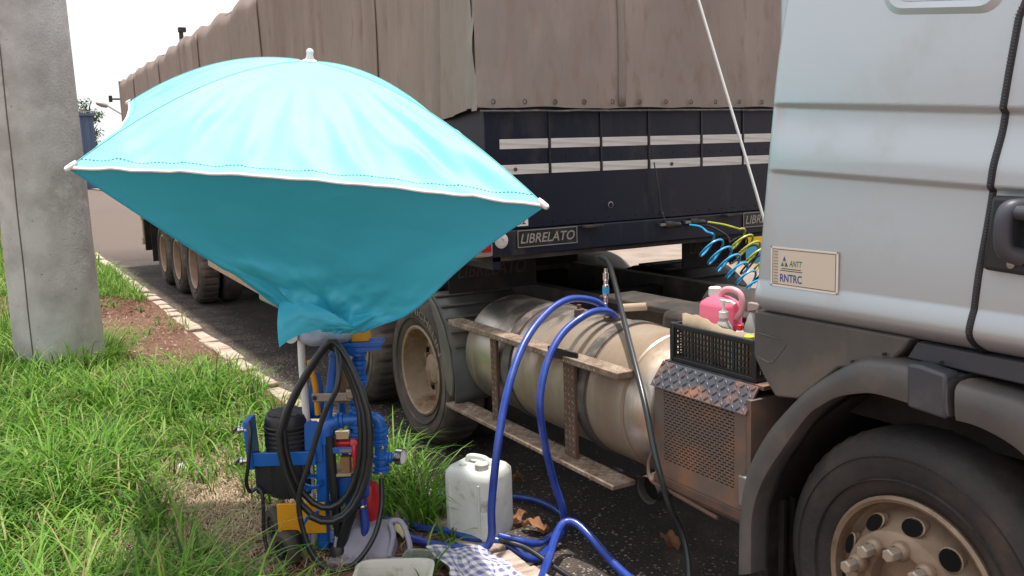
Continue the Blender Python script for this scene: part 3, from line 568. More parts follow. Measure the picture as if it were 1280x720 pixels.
# back, roof, front and far side of the cab
m = MB(); m.box(-2.36, -2.30, 2.44, 4.86, 1.36, 3.25); m.box(-2.3, -.25, 4.80, 4.86, 1.33, 3.25); m.box(-.3, -.24, 2.44, 4.8, .5, 3.1); m.box(-2.36, -.3, 2.42, 4.86, 3.2, 3.28); m.box(-2.36, -.3, 2.46, 4.80, 1.33, 1.37); m.build('shell', 'cab', cab, bevel=.02)
door = sub_empty('door', (-1.0, 2.38, 1.33), tk)
v_, f_ = cabx(lambda z: xseam(z) + .011, lambda z: -.30 + 0 * z, [0, .02, .05, .1, .2, .4, .6, .8, 1]); m = MB(); m.add(v_, f_); m.build('door_panel', 'door', door, sharp=60)
m = MB(); sm_ = []
for z in zl: x_ = xseam(z); sm_.append((x_, CY - cab_out(x_, z) + .004, z))
m.tube(sm_, .0115, 8); m.build('door_seal', 'black', cab)
m = MB()      # ribbed lip of the seal
for k in range(110):
    z = 1.34 + k * .0085; x_ = xseam(z); m.box(x_ - .006, x_ + .006, CY - cab_out(x_, z) - .0085, CY - cab_out(x_, z) - .004, z, z + .0042)
m.build('seal_ribs', 'plastic_d', cab, kind='stuff')
# handle recess
HB = sub_empty('handle', (-1.45, 2.36, 1.6), tk)
m = MB(); m.prism([(-1.516, 1.578), (-1.20, 1.560), (-1.20, 1.775), (-1.497, 1.782)], 1, CY - .034, CY - .004); m.build('handle_plate', 'black', HB, bevel=.012)
m = MB(); m.tube(spline([(-1.405, CY - .035, 1.755), (-1.425, CY - .07, 1.745), (-1.43, CY - .078, 1.69), (-1.425, CY - .07, 1.64), (-1.40, CY - .035, 1.62)], 6), .024, 10); m.tube(spline([(-1.42, CY - .06, 1.74), (-1.3, CY - .075, 1.74), (-1.2, CY - .05, 1.73)], 6), .02, 10); m.build('handle_grip', 'plastic_d', HB)
MB().lathe([(.012, 0), (.011, .005), (0, .006)], (-1.43, CY - .034, 1.60), (0, -1, 0), 14).build('bolt', 'steel', HB)
# side window (its lower edge only in view)
def rrect(x0, x1, z0, z1, r, n=6):
    p = []
    for cx_, cz_, a in ((x1 - r, z1 - r, 0), (x0 + r, z1 - r, 90), (x0 + r, z0 + r, 180), (x1 - r, z0 + r, 270)):
        for k in range(n + 1): t = math.radians(a + 90 * k / n); p.append((cx_ + r * math.cos(t), cz_ + r * math.sin(t)))
    return p
wn = sub_empty('side_window', (-1.7, 2.38, 2.5), tk)
outer = rrect(-1.895, -1.50, 2.285, 2.95, .07); mid = rrect(-1.875, -1.52, 2.305, 2.93, .06); inner = rrect(-1.855, -1.54, 2.325, 2.91, .05); m = MB(); n = len(outer)
sk = lambda x: -(x + 1.7) * .13
def wy(x, z, lift): return CY - cab_out(x, z) - lift
m.add([(x, wy(x, z + sk(x), -.001), z + sk(x)) for x, z in outer] + [(x, wy(x, z + sk(x), .010), z + sk(x)) for x, z in mid] + [(x, wy(x, z + sk(x), .0015), z + sk(x)) for x, z in inner], [(i, (i + 1) % n, n + (i + 1) % n, n + i) for i in range(n)] + [(n + i, n + (i + 1) % n, 2 * n + (i + 1) % n, 2 * n + i) for i in range(n)]); m.build('window_surround', 'cab', wn)
m = MB(); m.add([(x, wy(x, z + sk(x), .003), z + sk(x)) for x, z in inner], [tuple(range(n))]); m.build('pane', 'cab', wn, smooth=False)
MB().lathe([(.005, 0), (.004, .002), (0, .002)], (-1.80, CY - cab_out(-1.80, 1.975), 1.915), (0, -1, 0), 8).build('paint_chip', 'black', cab)
# sticker, QR code left out
SY = CY - .0115
def sk_pt(u, v, d=0):   # u right 0..1, v up 0..1
    return (-2.313 + .293 * u, SY - .0012 - d + .0, 1.447 + .139 * v + .0 * u)
def skbox(name, u0, u1, v0, v1, mt, d, par): m = MB(); m.add([sk_pt(u0, v0, d), sk_pt(u1, v0, d), sk_pt(u1, v1, d), sk_pt(u0, v1, d)], [(0, 1, 2, 3)]); return m.build(name, mt, par, smooth=False)
stk = MB().box(-2.313, -2.02, SY - .0012, SY + .003, 1.447, 1.586).build('permit_sticker', 'stk', cab)
for a in ((0, 1, 0, .035), (0, 1, .965, 1), (0, .018, 0, 1), (.982, 1, 0, 1)): skbox('sticker_border', *a, 'ink_w', .0004, stk)
for a in ((.03, .97, .055, .07), (.03, .97, .93, .945), (.03, .037, .07, .93), (.963, .97, .07, .93)): skbox('sticker_rule', *a, 'ink_k', .0005, stk)
for k in range(11): skbox('sticker_margin', .05, .115, .09 + k * .076, .135 + k * .076, 'ink_n', .0005, stk)
def sktri(p, mt): m = MB(); m.add([sk_pt(u, v, .0006) for u, v in p], [(0, 1, 2)]); m.build('emblem', mt, stk, smooth=False)
sktri([(.215, .78), (.19, .66), (.24, .66)], 'ink_b'); sktri([(.185, .64), (.16, .52), (.21, .52)], 'ink_g'); sktri([(.245, .64), (.22, .52), (.27, .52)], 'ink_b'); sktri([(.19, .645), (.24, .645), (.215, .53)], 'ink_y')
text_fit('ANTT', sk_pt(.29, .53, .0006), (1, 0, 0), (0, 0, 1), .058, .021, 'ink_g', stk, shear=.3, bold=.012)
skbox('sticker_small_print', .17, .47, .455, .475, 'ink_k', .0006, stk); skbox('sticker_small_print', .15, .49, .405, .425, 'ink_k', .0006, stk)
text_fit('RNTRC', sk_pt(.15, .13, .0006), (1, 0, 0), (0, 0, 1), .098, .028, 'ink_b', stk, bold=.02)
# --- lower plastic panel behind the arch
m = MB(); m.prism([(-2.438, 1.335), (-1.78, 1.335), (-1.80, 1.30), (-1.86, 1.235), (-2.05, 1.19), (-2.22, 1.045), (-2.33, 1.03), (-2.385, 1.09), (-2.44, 1.165)], 1, 2.412, 2.50); pp = m.build('cab_lower_panel', 'plastic', tk, bevel=.008)
m = MB(); pr = [(-2.415, 1.253), (-2.30, 1.245), (-2.278, 1.232), (-2.34, 1.160), (-2.365, 1.152), (-2.415, 1.163)]; m.tube([(x, 2.412, z) for x, z in pr], .003, 6); m.build('panel_pressing', 'plastic', pp)
m = MB(); m.prism([(-1.765, 1.325), (-.4, 1.31), (-.4, 1.235), (-1.60, 1.262), (-1.80, 1.268)], 1, 2.425, 2.52); m.build('step_panel', 'plastic_d', tk, bevel=.006)
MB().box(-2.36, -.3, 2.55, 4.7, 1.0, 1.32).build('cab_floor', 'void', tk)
# --- wheel arch: swept section
arc = [(-2.472, .30, -2.387, .34), (-2.470, .42, -2.387, .43), (-2.464, .552, -2.381, .581), (-2.432, .721, -2.330, .721), (-2.332, .903, -2.235, .868), (-2.184, 1.07, -2.129, 1.011), (-2.10, 1.142, -2.07, 1.063), (-2.015, 1.202, -2.005, 1.106), (-1.95, 1.240, -1.93, 1.134), (-1.891, 1.259, -1.857, 1.149), (-1.774, 1.266, -1.742, 1.146), (-1.612, 1.252, -1.600, 1.136)]
def arch(rows, name, mt):
    P = [np.array(q) for q in rows]; n = 7; R2 = spline([tuple(q) + () for q in [(a[0], a[1], a[2], a[3]) for a in P]], 5) if False else None
    rows2 = []
    for i in range(len(P) - 1):
        for k in range(4):
            a, b_, c_, d = P[max(i - 1, 0)], P[i], P[i + 1], P[min(i + 2, len(P) - 1)]; t = k / 4
            rows2.append(.5 * ((2 * b_) + (c_ - a) * t + (2 * a - 5 * b_ + 4 * c_ - d) * t * t + (3 * b_ - a - 3 * c_ + d) * t ** 3))
    rows2.append(P[-1]); m = MB(); sec = [(0.06, 2.52), (0.0, 2.425), (.02, 2.385), (.10, 2.366), (.22, 2.356), (.5, 2.352), (.85, 2.352), (.97, 2.356), (1.0, 2.37), (.97, 2.40), (.9, 2.75)]; vs = []
    for r in rows2:
        for s_, y_ in sec: vs.append((r[0] + (r[2] - r[0]) * s_, y_, r[1] + (r[3] - r[1]) * s_))
    k = len(sec); m.add(vs, [(j * k + i, j * k + i + 1, (j + 1) * k + i + 1, (j + 1) * k + i) for j in range(len(rows2) - 1) for i in range(k - 1)] + [tuple(range(k)), tuple((len(rows2) - 1) * k + i for i in range(k - 1, -1, -1))])
    return m.build(name, mt, tk, sharp=50)
arch(arc, 'wheel_arch', 'plastic')
arch([(-1.588, 1.246, -1.578, 1.130), (-1.49, 1.240, -1.509, 1.128), (-1.40, 1.232, -1.41, 1.10), (-1.30, 1.20, -1.33, 1.045), (-1.2, 1.12, -1.26, .97), (-1.08, .95, -1.16, .85), (-1.03, .7, -1.11, .7), (-1.02, .4, -1.10, .4)], 'front_wheel_arch', 'plastic')
m = MB(); m.prism([(-1.742, 1.272), (-1.70, 1.275), (-1.612, 1.262), (-1.606, 1.128), (-1.738, 1.138)], 1, 2.349, 2.42); cl_ = m.build('arch_clip', 'plastic_d', tk, bevel=.01)
for q in ((-1.98, 1.222), (-1.86, 1.268), (-1.66, 1.278)): MB().lathe([(.008, 0), (.007, .006), (0, .007)], (q[0], 2.40, q[1] + .002), (0, -.3, 1), 8).build('screw', 'black', tk)
# inner wheel housing
m = MB(); hp = [(-2.37, .25), (-2.36, .60), (-2.29, .76), (-2.15, .97), (-2.0, 1.10), (-1.8, 1.17), (-1.5, 1.16), (-1.25, 1.02), (-1.12, .8), (-1.1, .3)]
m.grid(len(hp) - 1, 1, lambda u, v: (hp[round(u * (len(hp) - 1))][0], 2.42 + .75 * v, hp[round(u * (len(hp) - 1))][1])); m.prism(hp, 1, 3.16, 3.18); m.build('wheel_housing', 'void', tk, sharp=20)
for k in range(6): MB().box(-2.362, -2.335, 2.47 + k * .05, 2.485 + k * .05, .3, .62).build('housing_rib', 'void', tk)
# front wheel
FW = wheel(tk, (-1.755, 2.405, .515), .518, .30, 'front', False)
# drive wheels
DW = wheel(tk, (-5.53, 2.405, .515), .515, .27, 'drive', True); tyre_text(DW, (-5.53, 2.405, .515), .515, 'MICHELIN', math.radians(96), math.radians(24), .385, .05)
D2 = copy_tree(DW, tk); D2.location = DW.location + V((-1.32, 0.02, 0))
for xx in (-5.53, -6.85, -1.755): MB().lathe([(.25, 0), (.49, .01), (.515, .06), (.515, .5), (.49, .56), (.25, .57)], (xx, 4.40, .515), (0, 1, 0), 40).build('far_tyre', 'rubber', tk); MB().cyl((xx, 2.6, .515), (xx, 4.5, .515), .1, 12).build('axle', 'void', tk)
# near rear mudguard: shell and side valance
gd = sub_empty('mudguard', (-5.2, 2.6, .6), tk)
m = MB(); m.grid(18, 3, lambda u, v: (-5.53 + (.615 - .03 * math.sin(v * 3.14) * 0) * math.cos(math.radians(65 - 73 * u)), 2.372 + .60 * v, .515 + (.615) * math.sin(math.radians(65 - 73 * u)))); m.build('guard_shell', 'plastic', gd, solid=.012)
val = [(-5.265, 1.075), (-5.20, 1.0), (-5.11, .86), (-5.065, .666), (-5.015, .50), (-4.975, .462), (-4.935, .47), (-4.922, .52), (-4.921, .60), (-4.95, .75), (-5.03, .90), (-5.13, 1.01), (-5.22, 1.07)]
MB().prism(val, 1, 2.358, 2.376).build('guard_side', 'plastic', gd, bevel=.008)
for k in range(5): MB().bar((-5.53 + .625 * math.cos(math.radians(60 - 9 * k)), 2.40, .515 + .625 * math.sin(math.radians(60 - 9 * k))), (-5.53 + .625 * math.cos(math.radians(60 - 9 * k)), 2.95, .515 + .625 * math.sin(math.radians(60 - 9 * k))), .03, .012).build('guard_rib', 'plastic', gd, bevel=.004)
m = MB(); m.grid(20, 3, lambda u, v: (-5.53 + .60 * math.cos(math.radians(150 - 150 * u)), 4.33 + .64 * v, .50 + .555 * math.sin(math.radians(150 - 150 * u)))); m.build('far_mudguard', 'flap', tk, solid=.012)
for k in range(6): t = math.radians(100 - 14 * k); MB().bar((-5.53 + .608 * math.cos(t), 4.36, .50 + .563 * math.sin(t)), (-5.53 + .608 * math.cos(t), 4.94, .50 + .563 * math.sin(t)), .035, .014).build('far_guard_rib', 'flap', tk, bevel=.004)
# chassis
for yy in (3.20, 4.06): MB().box(-7.5, -1.0, yy - .04, yy + .04, .80, 1.06).build('chassis_rail', 'chassis', tk, bevel=.005)
for xx in (-6.2, -5.0, -4.2, -3.4, -2.8): MB().box(xx - .06, xx + .06, 3.25, 4.02, .86, 1.0).build('cross_member', 'void', tk)
MB().box(-6.75, -5.95, 3.25, 4.0, 1.08, 1.28).build('fifth_wheel', 'void', tk, bevel=.02)
MB().box(-6.1, -3.2, 3.26, 3.98, .70, .85).build('gearbox_pan', 'void', tk)
MB().box(-4.35, -2.6, 3.06, 3.32, 1.062, 1.10).build('cable_duct', 'chassis', tk, bevel=.01)
m = MB(); m.lathe([(0, 0), (.10, .012), (.13, .05), (.13, .62), (.10, .66), (0, .67)], (-4.0, 3.62, 1.02), (1, 0, 0), 28); m.build('air_tank', 'chassis', tk)
m = MB(); m.hexa([(-3.72, 2.98, .80), (-2.75, 2.98, .80), (-2.75, 3.22, .80), (-3.72, 3.22, .80), (-3.70, 3.0, 1.10), (-2.76, 3.0, 1.10), (-2.76, 3.2, 1.13), (-3.70, 3.2, 1.13)]); m.build('equipment_box', 'chassis', tk, bevel=.03)
m = MB()
for k in range(6): m.lathe([(.014, 0), (.012, .008), (0, .01)], (-3.6 + k * .15, 2.992, 1.02 - .03 * (k % 2)), (0, -1, 0), 8)
m.build('bolt_row', 'rust', tk)
MB().cyl((-3.95, 2.93, 1.09), (-3.85, 3.02, 1.10), .022, 14).build('brass_valve', 'card', tk)
# --- fuel tank
TKY, TKZ, TKR = 2.76, .738, .335
ft = sub_empty('fuel_tank', (-4.1, TKY, .4), tk)
m = MB(); m.lathe([(0, 0), (.18, .008), (.28, .035), (.325, .07), (TKR, .10), (TKR, .72), (TKR, 1.3), (TKR, 1.66), (TKR * .985, 1.69), (TKR * .94, 1.735), (TKR * .86, 1.78), (.25, 1.81), (.15, 1.83), (0, 1.835)], (-4.95, TKY, TKZ), (1, 0, 0), 72); m.build('tank_body', 'tank', ft, sharp=60)
for xx in (-3.285,): MB().lathe([(TKR - .001, -.012), (TKR + .004, 0), (TKR - .001, .012)], (xx, TKY, TKZ), (1, 0, 0), 72).build('weld_bead', 'tank', ft)
for xx in (-4.36, -3.62):
    s_ = MB(); s_.lathe([(TKR + .001, -.04), (TKR + .010, -.038), (TKR + .010, .038), (TKR + .001, .04)], (xx, TKY, TKZ), (1, 0, 0), 60); so = s_.build('tank_strap', 'strap', ft)
    for q in (-.052, .045): MB().lathe([(TKR + .0005, 0), (TKR + .004, .003), (TKR + .0005, .006)], (xx + q, TKY, TKZ), (1, 0, 0), 60).build('strap_edge', 'rust', ft)
def lugs(parent, o, ux, uy, un, nu, nv, pitch, sz, mt):
    m = MB(); ux, uy, un, o = V(ux), V(uy), V(un), V(o)
    for i in range(nu):
        for j in range(nv):
            c_ = o + ux * ((i + .5) * pitch) + uy * ((j + .5) * pitch); a = math.radians(45 if (i + j) % 2 else -45); d = ux * math.cos(a) + uy * math.sin(a); e_ = ux * -math.sin(a) + uy * math.cos(a)
            m.add([c_ - d * sz, c_ + e_ * sz * .32, c_ + d * sz, c_ - e_ * sz * .32, c_ + un * sz * .22 - d * sz * .4, c_ + un * sz * .22 + d * sz * .4], [(0, 1, 4), (1, 5, 4), (1, 2, 5), (2, 3, 5), (3, 4, 5), (3, 0, 4)])
    o_ = m.build('tread_lugs', mt, parent, smooth=False, kind='stuff'); return o_
stp = []
for nm, z0, z1, y0, y1, x0, x1 in (('upper_step', .912, .945, 2.375, 2.475, -4.985, -3.245), ('lower_step', .402, .425, 2.335, 2.47, -4.985, -3.24)):
    o = MB().box(x0, x1, y0, y1, z0, z1).build(nm, 'step', ft, bevel=.004); lugs(o, (x0 + .01, y0 + .006, z1 + .0002), (1, 0, 0), (0, 1, 0), (0, 0, 1), int((x1 - x0 - .02) / .03), int((y1 - y0 - .01) / .03), .03, .014, 'step')
    lugs(o, (x0 + .01, y0 - .0002, z0 + .001), (1, 0, 0), (0, 0, 1), (0, -1, 0), int((x1 - x0 - .02) / .024), 1, .022, .010, 'step')
for xx, hw, nn in ((-4.47, .034, 2), (-3.69, .05, 3)):
    o = MB().box(xx - hw, xx + hw, 2.405, 2.425, .425, .912).build('step_bracket', 'rust', ft, bevel=.003); lugs(o, (xx - hw + .002, 2.4048, .44), (1, 0, 0), (0, 0, 1), (0, -1, 0), nn, 14, .032, .014, 'step')
MB().bar((-3.80, 2.36, .955), (-3.60, 2.40, .945), .012, .05).build('step_clamp', 'black', ft)
MB().lathe([(.05, 0), (.052, .02), (.04, .026), (.038, .04)], (-3.775, 2.745, TKZ + TKR - .004), (0, -.02, 1), 24).build('filler_neck', 'rust', ft)
MB().lathe([(.03, 0), (.028, .03), (.012, .035), (.012, .055), (0, .056)], (-4.02, 2.70, TKZ + TKR - .004), (0, -.05, 1), 16).build('sender_unit', 'rust', ft)
# --- battery box with perforated cover
bb = sub_empty('battery_box', (-2.75, 2.6, .5), tk)
MB().box(-3.0, -2.47, 2.44, 3.0, .53, 1.0).build('box_body', 'void', bb, bevel=.006)
m = MB(); x0, x1, z0, z1 = -3.01, -2.465, .545, .945
sx0, sx1, sz0, sz1 = -2.955, -2.525, .615, .925; rows = 25; ph = (sz1 - sz0) / rows; pw_ = .0285
def quad(xa, xb, za, zb): m.add([(xa, 2.402, za), (xb, 2.402, za), (xb, 2.402, zb), (xa, 2.402, zb)], [(0, 1, 2, 3)])
quad(x0, x1, z0, sz0); quad(x0, x1, sz1, z1); quad(x0, sx0, sz0, sz1); quad(sx1, x1, sz0, sz1)
for r in range(rows):
    za = sz0 + r * ph; quad(sx0, sx1, za, za + ph * .58); xx = sx0 + (.0142 if r % 2 else 0)
    if r % 2: quad(sx0, sx0 + .004, za + ph * .58, za + ph)
    while xx < sx1 - .001:
        e_ = min(xx + .008, sx1); quad(xx, e_, za + ph * .58, za + ph); xx += pw_
    # last sliver
m.build('perforated_cover', 'perf', bb, solid=.003, smooth=False)
MB().box(-2.466, -2.44, 2.402, 2.9, .545, .99).build('box_side', 'perf', bb)
MB().box(-3.02, -2.44, 2.395, 2.45, .50, .543).build('box_sill', 'rust', bb, bevel=.006)
m = MB(); m.hexa([(-3.025, 2.385, .935), (-2.455, 2.385, .935), (-2.455, 2.395, .935), (-3.025, 2.395, .935), (-3.02, 2.455, 1.035), (-2.455, 2.455, 1.035), (-2.455, 2.465, 1.028), (-3.02, 2.465, 1.028)])
o = m.build('tread_plate', 'tread', bb, bevel=.002); dn = V((0, .07, .1)).normalized(); lugs(o, (-3.02, 2.3845, .938), (1, 0, 0), dn, V((0, -.1, .07)).normalized(), 19, 4, .0297, .0155, 'tread')
MB().box(-3.02, -2.44, 2.4655, 3.0, 1.02, 1.036).build('top_plate', 'tread', bb)
MB().box(-2.475, -2.43, 2.37, 2.40, .58, .70).build('corner_bracket', 'steel', bb, bevel=.005)
m = MB(); m.tube(spline([(-3.03, 2.42, .66), (-3.055, 2.40, .57), (-3.02, 2.385, .51), (-2.9, 2.383, .50), (-2.6, 2.383, .48)], 6), .008, 8); m.build('rusty_pipe', 'rust', bb)
# exhaust
m = MB(); m.lathe([(.060, .0), (.064, -.006), (.064, .35), (.05, .35), (.054, 0.02), (.060, 0)], (-3.10, 2.43, .43), (-.10, .99, .05), 24); m.build('exhaust_pipe', 'chassis', tk)
MB().lathe([(0, .03), (.055, .03)], (-3.10, 2.43, .43), (-.10, .99, .05), 24).build('exhaust_bore_shade', 'hole_shade', tk)  # flat disc, the darkness inside the pipe put into its colour
MB().box(-3.2, -2.45, 2.55, 3.0, .40, .50).build('box_frame', 'rust', tk)

# ================================================================== HOSES BETWEEN TRUCK AND TRAILER
def coil(name, start, lead, axis_pts, r, turns, tr_, mt, label, ph=0.0, cat='hose'):
    ax = [np.array(q) for q in spline(axis_pts, 40)]; n = len(ax); pts = [start] + lead
    hp = []
    for i in range(turns * 22 + 1):
        t = i / (turns * 22); q = t * (n - 1); k = min(int(q), n - 2); c_ = ax[k] + (ax[k + 1] - ax[k]) * (q - k); d = ax[min(k + 2, n - 1)] - ax[max(k - 1, 0)]; d /= np.linalg.norm(d)
        s_ = np.cross(d, [0, 0, 1]); s_ /= np.linalg.norm(s_); u_ = np.cross(s_, d); a = ph + 2 * math.pi * turns * t; rr = r * (1 + .12 * math.sin(t * 9))
        hp.append(tuple(c_ + (s_ * math.cos(a) + u_ * math.sin(a)) * rr))
    L_ = spline([start] + lead + [hp[0]], 8)[:-1] + hp
    o = MB().tube(L_, tr_, 8).build(name, mt); tag(o, label, cat, 'coiled air lines between truck and trailer'); return o
coil('coiled_air_hose', (-4.40, 3.80, 1.462), [(-4.30, 3.80, 1.455), (-4.22, 3.78, 1.43)], [(-4.14, 3.69, 1.375), (-4.00, 3.745, 1.26), (-3.86, 3.80, 1.15), (-3.72, 3.85, 1.05), (-3.2, 4.1, 1.0)], .072, 11, .0068, 'coil_b', 'bright blue coiled air hose hanging from the trailer front', 1.9)
coil('coiled_air_hose', (-4.40, 3.95, 1.47), [(-4.27, 3.96, 1.46), (-4.16, 3.94, 1.45)], [(-4.09, 3.885, 1.40), (-3.97, 3.93, 1.29), (-3.83, 3.98, 1.18), (-3.7, 4.03, 1.07), (-3.2, 4.3, 1.0)], .070, 11, .0068, 'coil_y', 'yellow green coiled air hose beside the blue one', 1.2)
coil('coiled_cable', (-4.44, 3.86, 1.45), [(-4.33, 3.90, 1.45), (-4.2, 3.92, 1.40)], [(-4.14, 3.92, 1.34), (-3.96, 3.98, 1.2), (-3.76, 4.08, 1.1), (-3.2, 4.2, 1.05)], .085, 8, .006, 'hose_k', 'thin black coiled cable tangled behind the blue air hose', .4, 'cable')
for x_, y_, z_, nm, lb in ((-4.47, 3.66, 1.472, 'air_coupling', 'left grey air coupling on the trailer beam feeding the blue coil'), (-4.47, 3.86, 1.475, 'air_coupling', 'right grey air coupling on the trailer beam feeding the yellow coil')):
    t = thing(nm, (x_, y_, z_), lb, 'coupling', 'air couplings on the trailer front'); MB().lathe([(.012, 0), (.022, .01), (.024, .05), (.018, .06), (.018, .09), (.010, .1)], (x_ - .0, y_, z_), (.55, .6, -.05), 12).build('coupling_body', 'chassis', t); MB().box(x_ - .005, x_ + .02, y_ - .05, y_ - .005, z_ - .008, z_ + .008).build('lever', 'steel', t)
o = MB().tube(spline([(-4.45, 3.56, 1.86), (-4.44, 3.585, 1.7), (-4.45, 3.61, 1.58), (-4.44, 3.64, 1.485)], 6), .004, 6).build('thin_cord', 'hose_k'); tag(o, 'thin black cord running down the navy trailer front to the couplings', 'cord')
o = MB().tube([(-4.43, 3.80, 3.1), (-4.36, 3.839, 2.821), (-4.023, 3.989, 1.666), (-3.97, 4.01, 1.48), (-3.85, 4.06, 1.06)], .0085, 8).build('white_rod', 'white'); tag(o, 'slim white rod leaning in front of the tarpaulin beside the cab', 'rod')

# ================================================================== CRATE AND BOTTLES ON THE BATTERY BOX
ct = thing('plastic_crate', (-2.75, 2.65, 1.037), 'black slatted plastic crate full of bottles on the battery box', 'crate')
cx0, cx1, cy0, cy1, cz0, cz1 = -2.985, -2.50, 2.485, 2.80, 1.040, 1.20
def crate_side(a, b, nv):     # a, b: bottom corners of the face
    a, b = V(a), V(b); d = b - a; m = MB(); up_ = V((0, 0, 1)); h = cz1 - cz0; nrm = d.cross(up_).normalized()
    for k in range(nv + 1):
        q = a + d * (k / nv); thick = .012 if k % 6 == 0 else .0042; m.bar(q + up_ * .012, q + up_ * (h - .012), thick, .007, nrm)
    for k in range(6): z = .02 + (h - .04) * k / 5; m.bar(a + up_ * z, b + up_ * z, .0055, .006, up_)
    m.build('slat_side', 'black', ct)
crate_side((cx0, cy0, cz0), (cx1, cy0, cz0), 24); crate_side((cx0, cy1, cz0), (cx1, cy1, cz0), 24); crate_side((cx0, cy0, cz0), (cx0, cy1, cz0), 20); crate_side((cx1, cy0, cz0), (cx1, cy1, cz0), 20)
m = MB()
for z0, z1 in ((cz0 - .002, cz0 + .016), (cz1 - .016, cz1 + .002)):
    m.box(cx0 - .008, cx1 + .008, cy0 - .01, cy0 + .006, z0, z1); m.box(cx0 - .008, cx1 + .008, cy1 - .006, cy1 + .01, z0, z1); m.box(cx0 - .01, cx0 + .006, cy0 + .006, cy1 - .006, z0, z1); m.box(cx1 - .006, cx1 + .01, cy0 + .006, cy1 - .006, z0, z1)
m.build('rim', 'black', ct, bevel=.003)
for x_ in (cx0, cx1):
    for y_ in (cy0, cy1): MB().box(x_ - .012, x_ + .012, y_ - .012, y_ + .012, cz0 - .001, cz1 + .004).build('corner_post', 'black', ct, bevel=.004)
MB().box(cx0 + .01, cx1 - .01, cy0 + .01, cy1 - .01, cz0 + .003, cz0 + .009).build('base', 'black', ct)
m = MB(); m.grid(24, 3, lambda u, v: (cx0 + .02 + (cx1 - cx0 - .06) * u, cy0 + .034 + .006 * math.sin(u * 9), cz0 + .02 + v * (.150 + .030 * (1 - u) + .003 * math.sin(u * 40) + .008 * math.sin(u * 7)))); o = m.build('cardboard_sheet', 'card', solid=.004); tag(o, 'torn cardboard sheet lining the front of the black crate', 'cardboard')
CB = cz0 + .011
# pink jug: octagonal-shouldered body with loop handle and white cap
pj = thing('pink_jug', (-2.80, 2.68, CB), 'jug of bright pink liquid with white screw cap in the crate', 'jug')
def superlathe(c, secs, n=40, e=3.2):   # secs: (half x, half y, z)
    m = MB(); vs = []
    for a_, b_, z in secs:
        for i in range(n):
            t = 2 * math.pi * i / n; ct_, st_ = math.cos(t), math.sin(t); vs.append((c[0] + a_ * abs(ct_) ** (2 / e) * (1 if ct_ >= 0 else -1), c[1] + b_ * abs(st_) ** (2 / e) * (1 if st_ >= 0 else -1), c[2] + z))
    k = len(secs); m.add(vs, [(j * n + i, j * n + (i + 1) % n, (j + 1) * n + (i + 1) % n, (j + 1) * n + i) for j in range(k - 1) for i in range(n)] + [tuple(range(n - 1, -1, -1)), tuple((k - 1) * n + i for i in range(n))]); return m
pc = (-2.885, 2.66, CB)
superlathe(pc, [(.07, .055, 0), (.082, .06, .012), (.082, .06, .135), (.085, .063, .142), (.082, .06, .150), (.082, .06, .216), (.077, .055, .232), (.052, .038, .250), (.03, .03, .258)], 40, 6).build('body', 'pink', pj)
MB().lathe([(.021, .24), (.021, .258), (.027, .258), (.027, .29), (.022, .294), (0, .294)], (pc[0] - .035, pc[1], pc[2]), (0, 0, 1), 24).build('cap', 'white', pj)
MB().tube(spline([(pc[0] + .0, pc[1], pc[2] + .245), (pc[0] + .02, pc[1], pc[2] + .285), (pc[0] + .065, pc[1] + .01, pc[2] + .292), (pc[0] + .10, pc[1] + .02, pc[2] + .27), (pc[0] + .105, pc[1] + .02, pc[2] + .21), (pc[0] + .078, pc[1] + .01, pc[2] + .17)], 6), .013, 12).build('handle', 'pinkpale', pj)
# pump bottle
pb = thing('pump_bottle', (-2.70, 2.60, CB), 'cloudy pump dispenser bottle standing before the pink jug', 'bottle'); q = (-2.775, 2.575, CB)
MB().lathe([(0, 0), (.036, 0), (.04, .01), (.04, .12), (.036, .15), (.022, .175), (.016, .18), (.016, .20)], q, (0, 0, 1), 28).build('body', 'bottle', pb)
MB().lathe([(.019, .19), (.019, .215), (.012, .22), (.006, .225), (.006, .25), (.014, .252), (.014, .265), (0, .267)], q, (0, 0, 1), 20).build('pump', 'white', pb); MB().tube([(q[0], q[1], q[2] + .258), (q[0] + .03, q[1] + .01, q[2] + .26), (q[0] + .05, q[1] + .015, q[2] + .25)], .007, 8).build('spout', 'white', pb)
s2 = thing('spray_bottle', (-2.66, 2.70, CB), 'white trigger spray head behind the pump bottle', 'bottle'); q = (-2.715, 2.68, CB)
MB().lathe([(0, 0), (.033, 0), (.035, .01), (.035, .15), (.018, .20), (.014, .21)], q, (0, 0, 1), 24).build('body', 'bottle', s2); MB().hexa([(q[0] - .02, q[1] - .015, q[2] + .21), (q[0] + .04, q[1] - .015, q[2] + .225), (q[0] + .04, q[1] + .015, q[2] + .225), (q[0] - .02, q[1] + .015, q[2] + .21), (q[0] - .02, q[1] - .012, q[2] + .25), (q[0] + .045, q[1] - .012, q[2] + .25), (q[0] + .045, q[1] + .012, q[2] + .25), (q[0] - .02, q[1] + .012, q[2] + .25)]).build('spray_head', 'greylens', s2, bevel=.004)
MB().bar((q[0] + .03, q[1], q[2] + .225), (q[0] + .045, q[1] - .01, q[2] + .185), .012, .006).build('trigger', 'greylens', s2)
rc = thing('red_capped_bottle', (-2.60, 2.69, CB), 'small white bottle with a red cap near the cab', 'bottle'); q = (-2.645, 2.655, CB)
MB().lathe([(0, 0), (.024, 0), (.025, .01), (.025, .155), (.02, .165)], q, (0, 0, 1), 24).build('body', 'white', rc); MB().lathe([(.0225, .16), (.0225, .205), (.019, .209), (0, .209)], q, (0, 0, 1), 24).build('cap', 'red', rc); MB().lathe([(.0255, .05), (.0255, .12)], q, (0, 0, 1), 24).build('wrapper', 'ink_n', rc)
